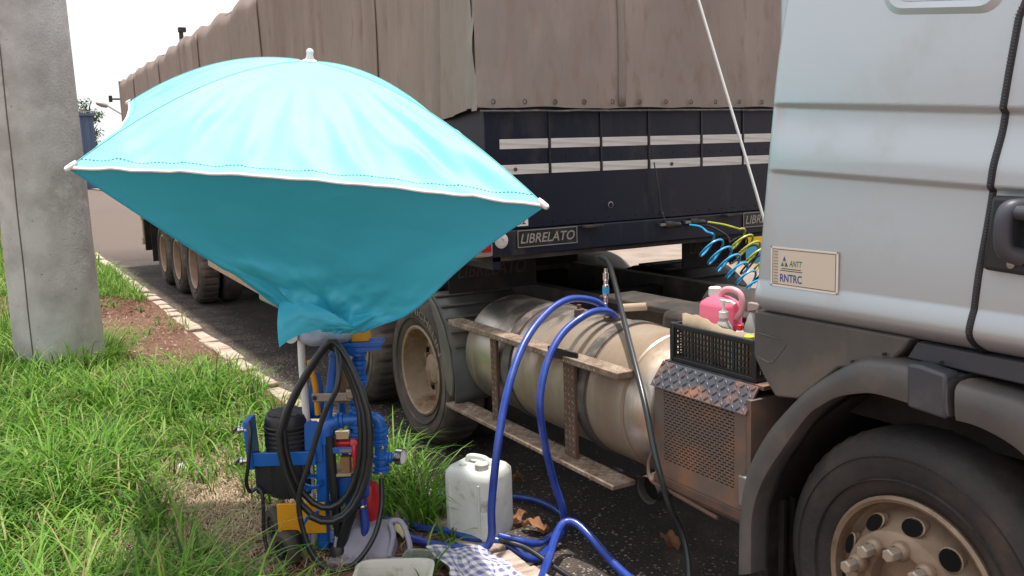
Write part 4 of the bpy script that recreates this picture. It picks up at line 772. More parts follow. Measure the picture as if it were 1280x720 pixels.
tn = thing('round_tin', (-2.60, 2.57, CB), 'pale green round tin with a red knob in its lid', 'tin'); q = (-2.66, 2.555, CB)
MB().lathe([(0, 0), (.055, 0), (.055, .128), (.058, .13), (.058, .138), (.045, .140), (.043, .136), (.02, .136), (.018, .142), (0, .142)], q, (0, 0, 1), 36).build('body', 'tin', tn); MB().lathe([(.02, .136), (.014, .155), (.010, .162)], q, (0, 0, 1), 16).build('spout', 'white', tn); MB().lathe([(.012, .158), (.012, .178), (.009, .181), (0, .181)], q, (0, 0, 1), 16).build('knob', 'red', tn)
lj = thing('lime_capped_jar', (-2.53, 2.515, CB), 'small dark jar with a lime green cap in the crate corner', 'jar'); q = (-2.565, 2.515, CB)
MB().lathe([(0, 0), (.02, 0), (.021, .008), (.021, .12), (.018, .13)], q, (0, 0, 1), 20).build('body', 'wood', lj); MB().lathe([(.0215, .128), (.0215, .153), (.018, .157), (0, .157)], q, (0, 0, 1), 20).build('cap', 'lime', lj)
o = MB().hexa([(-2.55, 2.60, CB + .02), (-2.52, 2.60, CB + .02), (-2.52, 2.72, CB + .02), (-2.55, 2.72, CB + .02), (-2.565, 2.61, CB + .205), (-2.545, 2.61, CB + .20), (-2.545, 2.72, CB + .19), (-2.565, 2.72, CB + .19)]).build('paper_packet', 'white', bevel=.004); tag(o, 'crumpled white packet wedged in the crate against the cab', 'packet')
o = MB().hexa([(-2.78, 2.515, CB + .145), (-2.70, 2.515, CB + .14), (-2.70, 2.555, CB + .14), (-2.78, 2.555, CB + .145), (-2.78, 2.52, CB + .165), (-2.70, 2.52, CB + .158), (-2.70, 2.55, CB + .158), (-2.78, 2.55, CB + .165)]).build('black_tool', 'black', bevel=.005); tag(o, 'black handled tool lying across the crate contents', 'tool')

# ================================================================== BLUE AND BLACK HOSES
def hose(name, pts, r, mt, label, per=8, cat='hose', group=None, n=12):
    o = MB().tube(spline(pts, per), r, n).build(name, mt); return tag(o, label, cat, group)
HB_ = 'blue hoses from the fuel tank'
hose('blue_hose', [(-3.80, 2.745, 1.06), (-3.805, 2.72, 1.12), (-3.808, 2.647, 1.176), (-3.805, 2.497, 1.201), (-3.772, 2.336, 1.15), (-3.684, 2.151, 1.036), (-3.571, 1.988, .85), (-3.497, 1.887, .622), (-3.505, 1.851, .361), (-3.53, 1.855, .19), (-3.58, 1.82, .125), (-3.70, 1.70, .125), (-3.835, 1.609, .13), (-4.022, 1.563, .13), (-4.237, 1.55, .13), (-4.42, 1.45, .16), (-4.35, 1.33, .20)], .0185, 'hose_b', 'left blue hose arching out of the tank down beside the white jerrycan', group=HB_)
hose('blue_hose', [(-3.745, 2.745, 1.06), (-3.742, 2.735, 1.09), (-3.738, 2.671, 1.13), (-3.726, 2.553, 1.130), (-3.719, 2.403, 1.058), (-3.676, 2.279, .941), (-3.616, 2.191, .769), (-3.61, 2.204, .57), (-3.623, 2.26, .353), (-3.61, 2.30, .20), (-3.63, 2.31, .08), (-3.60, 2.22, .035), (-3.52, 2.09, .03), (-3.54, 2.02, .06), (-3.62, 1.94, .12), (-3.72, 1.84, .125), (-3.86, 1.77, .125), (-4.0, 1.67, .125), (-4.144, 1.592, .125), (-4.35, 1.55, .13), (-4.52, 1.46, .15)], .0185, 'hose_b', 'right blue hose arching out of the tank and looping on the asphalt', group=HB_)
hose('blue_hose', [(-4.55, 2.05, .03), (-4.42, 2.22, .025), (-4.30, 2.36, .03), (-4.16, 2.455, .035), (-3.98, 2.48, .04), (-3.80, 2.44, .05), (-3.72, 2.36, .055), (-3.66, 2.26, .05), (-3.58, 2.13, .075), (-3.60, 2.03, .11), (-3.68, 1.95, .13)], .0175, 'hose_b', 'blue hose loop lying on the road behind the white jerrycan')
hose('blue_hose', [(-3.05, 1.80, .13), (-3.17, 1.90, .12), (-3.32, 2.03, .115), (-3.46, 2.16, .14), (-3.53, 2.25, .165), (-3.50, 2.30, .165), (-3.40, 2.325, .12), (-3.28, 2.33, .07), (-3.12, 2.33, .035), (-2.9, 2.32, .03), (-2.6, 2.28, .03)], .0195, 'hose_b', 'short arched blue hose at the lower edge in front of the loops')
hose('black_hose', [(-3.95, 2.02, .05), (-3.78, 1.95, .10), (-3.62, 1.94, .125), (-3.5, 2.02, .11), (-3.32, 2.08, .06), (-3.14, 2.12, .03), (-2.9, 2.15, .025)], .0125, 'hose_k', 'thin black hose lying over the kerb beside the jerrycan')
lc = thing('suction_lance', (-3.9, 2.8, 1.05), 'bent black suction tube leaning from the tank down to the road', 'hose')
MB().tube(spline([(-4.06, 2.85, 1.362), (-4.02, 2.852, 1.366), (-3.95, 2.84, 1.348), (-3.806, 2.768, 1.294), (-3.401, 2.556, 1.068), (-3.082, 2.399, .853), (-2.935, 2.345, .640), (-2.885, 2.37, .457), (-2.875, 2.43, .327), (-2.83, 2.43, .20), (-2.77, 2.38, .08), (-2.68, 2.28, .02)], 8), .0135, 12).build('tube', 'hose_k', lc)
MB().lathe([(.010, 0), (.010, .02), (.017, .025), (.017, .06), (.013, .065), (.013, .085), (.018, .09), (.018, .15), (.012, .155), (.012, .185), (.008, .19), (.008, .25)], (-3.955, 2.83, 1.315), (.05, -.05, -1), 16).build('quick_coupling', 'chrome', lc)
MB().lathe([(.0186, .10), (.0186, .135)], (-3.955, 2.83, 1.315), (.05, -.05, -1), 16).build('band', 'coil_b', lc)

# ================================================================== JERRYCAN AND THINGS ON THE GROUND
jg = thing('jerrycan', (-3.78, 1.92, .11), 'white translucent plastic jerrycan standing on the kerb', 'jerrycan')
m = superlathe((0, 0, 0), [(.115, .10, 0), (.132, .117, .012), (.137, .122, .04), (.137, .122, .30), (.134, .12, .325), (.118, .104, .345), (.10, .085, .35)], 48, 5.5)
Rj = Matrix.Translation((-3.79, 1.935, .105)) @ Matrix.Rotation(math.radians(27), 4, 'Z')
m.xf(Rj); m.build('body', 'jug', jg)
m = MB(); m.tube(spline([(-.07, .01, .345), (-.06, .01, .372), (-.02, .01, .380), (.03, .01, .378), (.055, .01, .365), (.07, .01, .34)], 6), .014, 10); m.xf(Rj); m.build('handle', 'jug', jg)
m = MB(); m.lathe([(.03, .34), (.03, .352), (.034, .352), (.034, .375), (.03, .38), (0, .38)], (.06, -.055, 0), (0, 0, 1), 24); m.xf(Rj); m.build('cap', 'tray', jg)
m = MB(); m.lathe([(.018, .34), (.018, .36), (.014, .365), (0, .365)], (-.05, -.055, 0), (0, 0, 1), 18); m.xf(Rj); m.build('vent_cap', 'jug', jg)
for k in (-1, 1):
    m = MB(); m.tube([(k * .085, -.122, .05), (k * .085, -.124, .17), (k * .085, -.122, .29)], .006, 8); m.xf(Rj); m.build('moulded_rib', 'jug', jg)
# gingham cloth
def cloth(name, corners, mt, label, amp=.02, n=34, z0=.11, seed=3, cat='cloth'):
    a, b_, c_, d = [np.array(q) for q in corners]; m = MB(); uv = []
    def fn(u, v):
        p = (a * (1 - u) + b_ * u) * (1 - v) + (d * (1 - u) + c_ * u) * v; edge = .06 * (fbm(u * 4, v * 4, seed) - .5)
        uv.append((u + .03 * math.sin(v * 6), v + .03 * math.sin(u * 5))); return (p[0] + edge, p[1] + edge, p[2] + amp * 2.2 * fbm(u * 3.5 + 5, v * 3.5, seed + 3) + amp * math.sin(u * 11 + 3 * v) * .45)
    m.grid(n, n, fn); o = m.build(name, mt, smooth=True, sharp=80); at = o.data.attributes.new('cloth_uv', 'FLOAT_VECTOR', 'POINT')
    if len(uv) == len(o.data.vertices):
        for i, (u, v) in enumerate(uv): at.data[i].vector = (u, v, 0)
    return tag(o, label, cat)
cloth('checked_cloth', [(-3.66, 1.61, .13), (-3.56, 1.85, .13), (-3.17, 1.84, .12), (-3.20, 1.54, .12)], 'gingham', 'blue and white checked cloth spread on the grass by the kerb')
m = MB(); m.grid(26, 20, lambda u, v: (-4.22 + .17 * u + .02 * math.sin(v * 7), 1.60 + .16 * v + .02 * math.sin(u * 8), .115 + .075 * math.sin(math.pi * u) ** .6 * math.sin(math.pi * v) ** .6 * (0.4 + 1.1 * fbm(u * 5, v * 5, 8)))); o = m.build('crumpled_rag', 'rag', sharp=80); tag(o, 'crumpled brown rag on the grass right of the blue cart', 'rag')
# white tray, clear bowl, lilac box, paper
def tray(name, c, lx, ly, h, ang, mt, label, cat, th=.006, taper=.85, e=5, z0=.10):
    R_ = Matrix.Translation((c[0], c[1], z0)) @ Matrix.Rotation(math.radians(ang), 4, 'Z')
    m = superlathe((0, 0, 0), [(lx * taper, ly * taper, 0), (lx * .97, ly * .97, h * .92), (lx * 1.05, ly * 1.05, h * .94), (lx * 1.06, ly * 1.06, h), (lx * .98, ly * .98, h), (lx * .94, ly * .94, h * .9), (lx * taper * .95, ly * taper * .95, th)], 56, e)
    m.xf(R_); o = m.build(name, mt); return tag(o, label, cat)
tray('white_tray', (-3.44, 1.335, .1), .16, .12, .10, 60, 'tray', 'stained white plastic tray at the bottom edge of the picture', 'tray')
tray('clear_container', (-3.585, 1.525, .1), .075, .05, .075, 50, 'clear', 'clear plastic food container between the white tray and checked cloth', 'container', e=4)
lb = thing('lilac_box', (-3.93, 1.36, .1), 'grey lilac plastic holder lying open below the cart hoses', 'box')
R_ = Matrix.Translation((-3.85, 1.36, .105)) @ Matrix.Rotation(math.radians(58), 4, 'Z')
m = MB(); m.hexa([(-.15, -.06, 0), (.14, -.06, 0), (.14, .10, 0), (-.15, .10, 0), (-.14, .03, .13), (.11, .03, .13), (.12, .10, .14), (-.14, .10, .14)]); m.xf(R_); m.build('body', 'lilac', lb, bevel=.008)
m = MB(); m.tube(spline([(.12, -.055, .02), (.135, .0, .10), (.12, .03, .15), (.17, .03, .15), (.21, -.02, .08), (.22, -.055, .02)], 5), .013, 8); m.xf(R_); m.build('handle_loop', 'lilac', lb)
m = MB(); m.box(-.16, .25, -.10, -.05, 0, .018); m.xf(R_); m.build('base_lip', 'lilac', lb, bevel=.005)
for c_, a, lab in (((-3.905, 1.545), 40, 'folded yellow paper scrap poking out by the lilac holder'), ((-4.02, 1.31), 10, 'small cream paper scrap under the cart hoses')):
    R_ = Matrix.Translation((c_[0], c_[1], .125)) @ Matrix.Rotation(math.radians(a), 4, 'Z'); m = MB(); m.grid(8, 4, lambda u, v: (-.045 + .09 * u, -.03 + .06 * v, .05 * math.sin(u * 2.8) + .03 * v)); m.xf(R_); tag(m.build('paper_scrap', 'paper', solid=.002), lab, 'paper')
# dry leaves
for k, (x_, y_, lab) in enumerate(((-3.83, 2.27, 'curled orange dry leaf lying inside the blue hose loop'), (-3.97, 2.23, 'crumpled brown dry leaf behind the first on the road'), (-3.30, 2.72, 'brown dry leaf on the dark road under the tank end'), (-4.50, 2.55, 'small reddish dry leaf beneath the lower tank step'))):
    s_ = (.085, .075, .085, .04)[k]; R_ = Matrix.Translation((x_, y_, .018)) @ Matrix.Rotation(k * 1.3 + .4, 4, 'Z'); m = MB()
    m.grid(10, 6, lambda u, v: (s_ * (2 * u - 1), s_ * .45 * (2 * v - 1) * math.sin(math.pi * min(.98, max(.02, u))) ** .7, .03 * math.sin(u * 4 + k) ** 2 + .055 * abs(v - .5) + .012 * math.sin(u * 19 + v * 5))); m.xf(R_); tag(m.build('dry_leaf', 'leaf', sharp=80), lab, 'leaf', 'dry leaves on the road')
m = MB(); m.lathe([(0, .05), (.03, .045), (.045, .02), (.04, 0)], (-5.6, .86, .1), (.3, .1, 1), 14); tag(m.build('crushed_cup', 'white'), 'small white scrap of crushed cup in the straw left of the cart', 'cup')

# ================================================================== PUMP CART
UO = np.array([-4.03, 1.20, .10]); UU = np.array([.4944, .8692, 0]); UW = np.array([-.8692, .4944, 0])
def L(u, w_, z): return tuple(UO + UU * u + UW * w_ + np.array([0, 0, z]))
def LV(u, w_, z): return tuple(UU * u + UW * w_ + np.array([0, 0, z]))
cart = thing('pump_cart', tuple(UO), 'blue two-wheeled fuel pump cart with motor, valves and gauge on the grass', 'cart')
def cbox(u0, u1, w0, w1, z0, z1, name, mt, par=None, bevel=.004):
    return MB().hexa([L(u0, w0, z0), L(u1, w0, z0), L(u1, w1, z0), L(u0, w1, z0), L(u0, w0, z1), L(u1, w0, z1), L(u1, w1, z1), L(u0, w1, z1)]).build(name, mt, par or cart, bevel=bevel)
def clathe(prof, c, ax, name, mt, par=None, n=24): return MB().lathe(prof, L(*c), LV(*ax), n).build(name, mt, par or cart)
def ctube(pts, r, name, mt, par=None, per=6, n=12): return MB().tube(spline([L(*p) for p in pts], per), r, n).build(name, mt, par or cart)
ctube([(.175, .16, 1.04), (.165, .08, 1.085), (.15, .0, 1.075), (.135, -.02, .99), (.06, -.02, .55)], .022, 'handle_tube', 'blue')
ctube([(.115, .16, .02), (.115, .16, .7), (.12, .16, .98)], .018, 'rear_tube', 'blue')
MB().lathe([(.0225, 0), (.026, .003), (.026, .012), (.0225, .015)], L(.128, -.02, .945), (0, 0, 1), 18).build('tube_collar', 'blue', cart)
m = MB(); m.hexa([L(-.005, -.03, .02), L(.048, -.03, .02), L(.048, .02, .02), L(-.005, .02, .02), L(.02, -.03, .60), L(.072, -.03, .60), L(.072, .02, .60), L(.02, .02, .60)]); m.build('main_plate', 'blue', cart, bevel=.01)
m = MB(); pl_ = [(-.03, .60), (-.026, .635), (-.01, .65), (.03, .65), (.05, .63), (.05, .45), (-.035, .45)]; m.add([L(u, -.035, z) for u, z in pl_] + [L(u, -.028, z) for u, z in pl_], [tuple(range(7)), tuple(range(13, 6, -1))] + [(i, (i + 1) % 7, 7 + (i + 1) % 7, 7 + i) for i in range(7)]); m.build('gusset_plate', 'blue', cart, bevel=.003)
m = MB(); pl_ = [(-.06, .62), (-.02, .80), (.0, .86), (.03, .84), (.06, .62)]; m.add([L(u, .10, z) for u, z in pl_] + [L(u, .108, z) for u, z in pl_], [tuple(range(5)), tuple(range(9, 4, -1))] + [(i, (i + 1) % 5, 5 + (i + 1) % 5, 5 + i) for i in range(5)]); m.build('fin_plate', 'blue', cart, bevel=.003)
cbox(-.29, .02, -.055, -.035, .445, .51, 'cross_bar', 'blue')
m = MB(); m.hexa([L(-.295, -.06, .435), L(-.265, -.06, .430), L(-.265, .06, .430), L(-.295, .06, .435), L(-.305, -.06, .665), L(-.275, -.06, .662), L(-.275, .06, .662), L(-.305, .06, .665)]); m.build('side_channel', 'blue', cart, bevel=.006)
for z in (.47, .62): e_ = clathe([(.006, -.05), (.022, -.045), (.024, -.02), (.012, -.015), (.012, 0), (.02, .002), (.02, .012)], (-.318, -.04, z), (-1, -.1, 0), 'shackle', 'chrome'); MB().lathe([(.010, 0), (.010, .06)], L(-.345, -.07, z), LV(0, 1, 0), 10).build('pin', 'chrome', e_)
# motor
mo = sub_empty('motor', L(-.14, .05, .3), cart)
MB().lathe([(0, .285), (.104, .285), (.107, .30), (.107, .56), (.101, .60), (.105, .605), (.105, .645), (.095, .668), (.0, .672)], L(-.125, .05, 0), (0, 0, 1), 40).build('housing', 'black', mo)
for k in range(9): t = -.085 + k * .021; wd = math.sqrt(max(0, .088 ** 2 - t * t)); MB().hexa([L(-.125 - wd, .05 + t - .004, .672), L(-.125 + wd, .05 + t - .004, .672), L(-.125 + wd, .05 + t + .004, .672), L(-.125 - wd, .05 + t + .004, .672), L(-.125 - wd, .05 + t - .004, .678), L(-.125 + wd, .05 + t - .004, .678), L(-.125 + wd, .05 + t + .004, .678), L(-.125 - wd, .05 + t + .004, .678)]).build('grille_bar', 'plastic_d', mo)
for k in range(5): MB().lathe([(.1075, 0), (.111, .004), (.111, .010), (.1075, .014)], L(-.125, .05, .52 + k * .022 - .0), (0, 0, 1), 40).build('cooling_fin', 'black', mo)
cbox(-.275, -.035, -.03, .16, .30, .46, 'terminal_box', 'black', mo, .012)
cbox(-.175, .05, -.06, -.045, .115, .265, 'yellow_guard', 'yellow')
clathe([(0, .0), (.055, .0), (.058, .01), (.058, .10), (.05, .115), (.02, .12), (.02, .16)], (-.12, -.03, .02), (0, 0, 1), 'filter_bowl', 'black')
MB().lathe([(.0585, .03), (.0585, .075)], L(-.12, -.03, .02), (0, 0, 1), 24, math.pi * .8, math.pi * 1.5).build('filter_label', 'greylens', cart)
for u_, w_ in ((-.215, .06), (-.12, -.16)):
    wl = sub_empty('cart_wheel', L(u_, w_, .11), cart); ax_ = (.75, .5, 0) if w_ > 0 else (.6, .75, 0); cc = L(u_, w_, .085 if w_ < 0 else .10); rs = .8 if w_ < 0 else 1.0
    MB().lathe([(.06 * rs, -.026), (.092 * rs, -.028), (.102 * rs, -.018), (.106 * rs, 0), (.102 * rs, .018), (.092 * rs, .028), (.06 * rs, .026), (.06 * rs, -.026)], cc, LV(*ax_), 32).build('tyre', 'rubber', wl); MB().lathe([(0, -.018), (.02, -.03), (.024, -.016), (.06 * rs, -.02), (.06 * rs, .02), (0, .02)], cc, LV(*ax_), 24).build('hub', 'black', wl)
ctube([(-.215, .06, .10), (-.1, .02, .10), (.03, .0, .10)], .012, 'axle', 'steel')
cbox(-.20, .27, .03, .17, .005, .03, 'base_plate', 'blue')
ctube([(-.05, -.04, .03), (-.055, -.045, .14), (-.03, -.05, .2), (.02, -.05, .225)], .014, 'kick_tube', 'blue')
# valve tree in cast blue fittings
def collar(u, w_, z, ax, r=.038, h=.03): clathe([(r * .75, -h), (r, -h * .8), (r, -h * .25), (r * .85, 0), (r, h * .25), (r, h * .8), (r * .75, h)], (u, w_, z), ax, 'pipe_fitting', 'blue', None, 20)
vt = 'blue'
ctube([(.235, .03, 1.0), (.225, .02, .80), (.205, .0, .46)], .031, 'riser_pipe', vt)
for z in (.96, .90, .83, .74, .69, .62, .56): u_ = .205 + (z - .46) * .055; collar(u_, .005, z, (.055, .04, 1), .044 if z in (.62, .83) else .04, .022)
ctube([(.075, -.03, .54), (.075, -.03, .60), (.095, -.025, .632), (.15, -.015, .642), (.22, -.01, .645), (.27, -.01, .648), (.305, -.01, .64), (.318, -.012, .60), (.315, -.015, .50), (.312, -.015, .40)], .029, 'cross_pipe', vt)
for u_, z, a_ in ((.075, .555, (0, 0, 1)), (.135, .640, (1, 0, .1)), (.255, .647, (1, 0, 0)), (.316, .585, (0, 0, 1)), (.315, .535, (0, 0, 1)), (.313, .455, (0, 0, 1)), (.312, .405, (0, 0, 1))): collar(u_, -.015, z, a_, .039, .02)
ctube([(.313, -.015, .455), (.36, -.02, .458), (.385, -.02, .46)], .02, 'gauge_stem', vt); collar(.352, -.02, .458, (1, 0, 0), .027, .016)
gp = clathe([(.0, -.006), (.036, -.006), (.038, -.004), (.038, .028), (.034, .03), (.033, .024), (0, .024)], (.395, -.02, .462), (.93, -.37, 0), 'pressure_gauge', 'chrome'); MB().lathe([(0, .0245), (.032, .0245)], L(.395, -.02, .462), LV(.93, -.37, 0), 24).build('dial', 'white', gp)
for u_, z in ((.33, .52), (.315, .395), (.205, .50)): clathe([(.010, 0), (.009, .01), (0, .011)], (u_, -.05, z), (0, -1, 0), 'bolt_head', 'chrome', None, 6)
cbox(.10, .245, -.065, -.050, .498, .528, 'blue_lever', 'blue'); cbox(.135, .19, -.0665, -.0655, .506, .520, 'lever_print', 'steel', None, 0)
ctube([(.205, -.06, .545), (.205, -.075, .52), (.206, -.078, .46), (.205, -.075, .39)], .0125, 'red_lever', 'red'); clathe([(.016, -.01), (.022, 0), (.016, .015), (0, .016)], (.202, -.055, .545), (0, -1, .3), 'red_knob', 'red')
cbox(.022, .20, -.062, -.052, .745, .785, 'clamp_bar', 'steel'); cbox(.18, .235, -.070, -.045, .755, .80, 'clamp_jaw', 'steel', None, .006); clathe([(.011, 0), (.011, .004), (0, .005)], (.036, -.062, .765), (0, -1, 0), 'clamp_bolt', 'black', None, 10)
cbox(.10, .185, -.03, .05, .545, .605, 'pump_head', 'chrome', None, .012); cbox(.085, .19, -.025, .06, .49, .545, 'pump_body', 'red', None, .012); clathe([(.03, 0), (.032, .01), (.02, .05), (0, .055)], (.14, .0, .60), (0, 0, 1), 'pump_cap', 'lime'); cbox(.13, .175, -.05, .0, .40, .475, 'wood_block', 'wood'); cbox(.08, .26, -.06, .10, .385, .40, 'shelf', 'card')
cbox(.10, .25, -.02, .10, .265, .37, 'blue_casing', 'blue', None, .008)
clathe([(0, 0), (.05, .0), (.055, .012), (.055, .26), (.045, .29), (.02, .3), (0, .3)], (.235, .05, .02), (0, 0, 1), 'red_cylinder', 'red')
clathe([(.03, 0), (.033, .01), (.033, .22), (.025, .235)], (.125, .10, .70), (0, 0, 1), 'amber_filter', 'wood')
ctube([(.09, -.045, .58), (.092, -.05, .40), (.10, -.05, .20), (.105, -.045, .06)], .022, 'suction_hose', 'hose_k'); ctube([(.205, -.06, .40), (.20, -.065, .30), (.15, -.07, .16), (.11, -.08, .04), (.09, -.09, .0)], .025, 'delivery_hose', 'hose_k'); clathe([(.0, 0), (.05, .0), (.042, .05), (.03, .07)], (.10, -.08, -.005), (.1, 0, 1), 'hose_boot', 'black')
ctube([(.215, -.03, .27), (.225, -.04, .18), (.225, -.05, .10), (.19, -.06, .035), (.13, -.07, .01)], .022, 'blue_ribbed_hose', 'hose_b'); clathe([(.023, 0), (.025, .004), (.025, .014), (.023, .018)], (.217, -.032, .24), (.05, -.05, -1), 'hose_clip', 'chrome')
cbox(.15, .345, -.03, .10, .985, 1.005, 'top_shelf', 'blue'); m = MB(); m.hexa([L(.15, -.03, .945), L(.345, -.03, .975), L(.345, -.024, .975), L(.15, -.024, .945), L(.15, -.03, .985), L(.345, -.03, .985), L(.345, -.024, .985), L(.15, -.024, .985)]); m.build('shelf_lip', 'blue', cart)
cbox(.205, .285, .0, .08, 1.006, 1.075, 'yellow_block', 'yellow')
ctube([(.0, .03, .92), (.02, .03, .80), (.025, .03, .66)], .014, 'yellow_strip', 'yellow')
clathe([(.045, 0), (.05, .004), (.05, .02), (.045, .024)], (-.005, -.055, .355), (.25, -.2, 1), 'blue_hook_ring', 'blue'); ctube([(-.05, -.06, .36), (-.03, -.075, .33), (.0, -.07, .345)], .010, 'blue_hook', 'blue')
ctube([(-.275, -.05, .66), (-.265, -.08, .60), (-.285, -.09, .45), (-.30, -.08, .38), (-.29, -.06, .33), (-.26, -.05, .34), (-.235, -.06, .30), (-.238, -.07, .12), (-.20, -.12, -.005)], .009, 'power_cable', 'hose_k')
# coiled black hose hung on the cart
hp = []
for k in range(2 * 26 + 16):
    a = math.radians(95) - 2 * math.pi * k / 26; turn = k / 26; ru = .165 + .020 * turn; top = math.sin(a) > 0
    u_ = .085 + ru * math.cos(a) * (1 - .55 * max(0, math.sin(a)) ** 1.4) + .05 * max(0, math.sin(a)) + .006 * (turn - 1.5); z_ = .63 + (.365 + .022 * turn) * math.sin(a) + .012 * math.sin(turn * 3)
    hp.append((u_, -.115 - .028 * turn + .06 * max(0, math.sin(a)), z_))
tail = [(.10, -.19, .72), (.02, -.19, .50), (-.035, -.19, .34), (-.025, -.20, .20), (.02, -.22, .08), (.10, -.24, .015), (.20, -.21, .03), (.28, -.13, .12), (.312, -.06, .24), (.312, -.02, .36)]
o = MB().tube([L(*p) for p in hp] + [], .0150, 10).build('coiled_black_hose', 'hose_k'); tag(o, 'thick black rubber hose coiled over the front of the blue cart', 'hose')
o = MB().tube(spline([L(*p) for p in [(.15, -.10, 1.02), (.175, -.16, .95), (.165, -.20, .84)] + tail], 8), .0125, 10).build('drooping_black_hose', 'hose_k'); tag(o, 'single black hose drooping to the grass and up to the gauge column', 'hose')
# plastic bag tied at the top of the cart
m = MB()
def bagf(u, v):
    t = 2 * math.pi * u; ph = math.pi * (v * .96 + .02); rr = 1 + .28 * (fbm(u * 9 % 9, v * 6, 21) - .5) * 2 * math.sin(ph); c_, s_ = math.cos(t), math.sin(t)
    return L(.085 + .125 * math.cos(ph) * 1.0, .01 + .065 * math.sin(ph) * c_ * rr, 1.035 + .048 * math.sin(ph) * s_ * rr)
m.grid(40, 26, bagf); tag(m.build('plastic_bag', 'bag', sharp=80), 'crumpled pale plastic bag bundled around the top of the cart', 'bag')

# ================================================================== PARASOL
pa = thing('parasol', L(-.03, .02, 0), 'large square turquoise parasol with white hems and a hanging front sheet', 'parasol')
cL, cR, cBR, cBL = [np.array(q) for q in ((-3.685, .269, 1.938), (-2.814, 1.745, 1.749), (-4.32, 2.14, 2.04), (-5.16, .684, 2.264))]
AP = np.array((-3.99, 1.285, 2.365)); nrm = np.array((.194, .011, .981))
corners = [cL, cR, cBR, cBL]
def ribp(c_, t): return AP * (1 - t) + c_ * t + nrm * .095 * 4 * t * (1 - t) * (1 - .15 * t)
for k in range(4):
    a, b_ = corners[k], corners[(k + 1) % 4]
    def pf(u, v, a=a, b_=b_, k=k):
        P = ribp(a, v) * (1 - u) + ribp(b_, v) * u; bow = 4 * u * (1 - u); md = (a + b_) / 2
        P = P + (AP - md) * .075 * bow * v ** 2 - nrm * .055 * bow * v * (1.25 - v)
        wr = 1.1 - 2.2 * abs(math.sin(u * 21 + 2.2 * math.sin(v * 3.1 + k) + 3 * fbm(u * 5, v * 3, 90 + k))) ** .7 + .5 * math.sin(u * 71 + 5 * fbm(u * 6, v * 4, 95)); e = ss(.25, .9, v) * (.45 + .75 * abs(2 * u - 1))
        return tuple(P + nrm * ((.013 * wr * e * (1 - .75 * ss(.9, 1, v)) + .03 * (fbm(u * 6, v * 2.5, 80 + k) - .5) * v * (1.1 - v)) * min(1, bow * 3)))
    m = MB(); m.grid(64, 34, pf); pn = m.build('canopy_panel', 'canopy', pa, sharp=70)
    m = MB(); m.tube([tuple(np.array(pf(i / 48, 1.0)) - nrm * .003) for i in range(49)], .006, 8); m.build('hem', 'hem', pn)
    m = MB()
    for i in range(120):
        p0, p1 = np.array(pf((i + .1) / 120, .962)), np.array(pf((i + .65) / 120, .962)); m.bar(tuple(p0 + nrm * .0012), tuple(p1 + nrm * .0012), .003, .0015)
    m.build('stitching', 'drape', pn, kind='stuff')
    d = a - ribp(a, .93); d /= np.linalg.norm(d); m = MB(); m.lathe([(.009, -.03), (.011, -.01), (.012, .012), (.008, .02), (0, .022)], tuple(a), tuple(d), 14); m.build('rib_tip', 'white', pa)
    m = MB(); m.tube([tuple(ribp(a, t / 20) + nrm * .001) for t in range(1, 21)], .0018, 6); m.build('rib_seam', 'canopy', pn)
    m = MB(); m.tube([tuple(ribp(a, t / 14) - nrm * .012) for t in range(1, 15)], .004, 6); m.build('rib', 'steel', pa)
hubz = AP + nrm * .0
m = MB(); m.lathe([(.03, -.012), (.032, .004), (.018, .012), (.014, .03), (.016, .045), (.008, .055), (0, .057)], tuple(AP), tuple(nrm), 18); m.build('finial', 'white', pa)
m = MB(); m.tube(spline([L(-.035, .03, -.04), L(-.03, .03, .6), L(-.028, .03, 1.06), tuple(AP - nrm * .62), tuple(AP - nrm * .02)], 8), .017, 12); m.build('pole', 'white', pa)
clm = sub_empty('pole_clamp', L(-.03, .0, 1.06), pa); MB().lathe([(.018, -.03), (.034, -.028), (.034, .028), (.018, .03)], L(-.028, .03, 1.05), (0, 0, 1), 18).build('sleeve', 'white', clm); MB().lathe([(.012, -.014), (.03, -.014), (.03, .014), (.012, .014), (.012, -.014)], L(-.065, -.02, 1.045), LV(.3, -1, 0), 18).build('thumb_ring', 'white', clm); MB().lathe([(0, 0), (.014, 0), (.014, .03), (0, .03)], L(.0, -.04, 1.085), LV(0, -1, .3), 14).build('knob', 'greylens', clm)
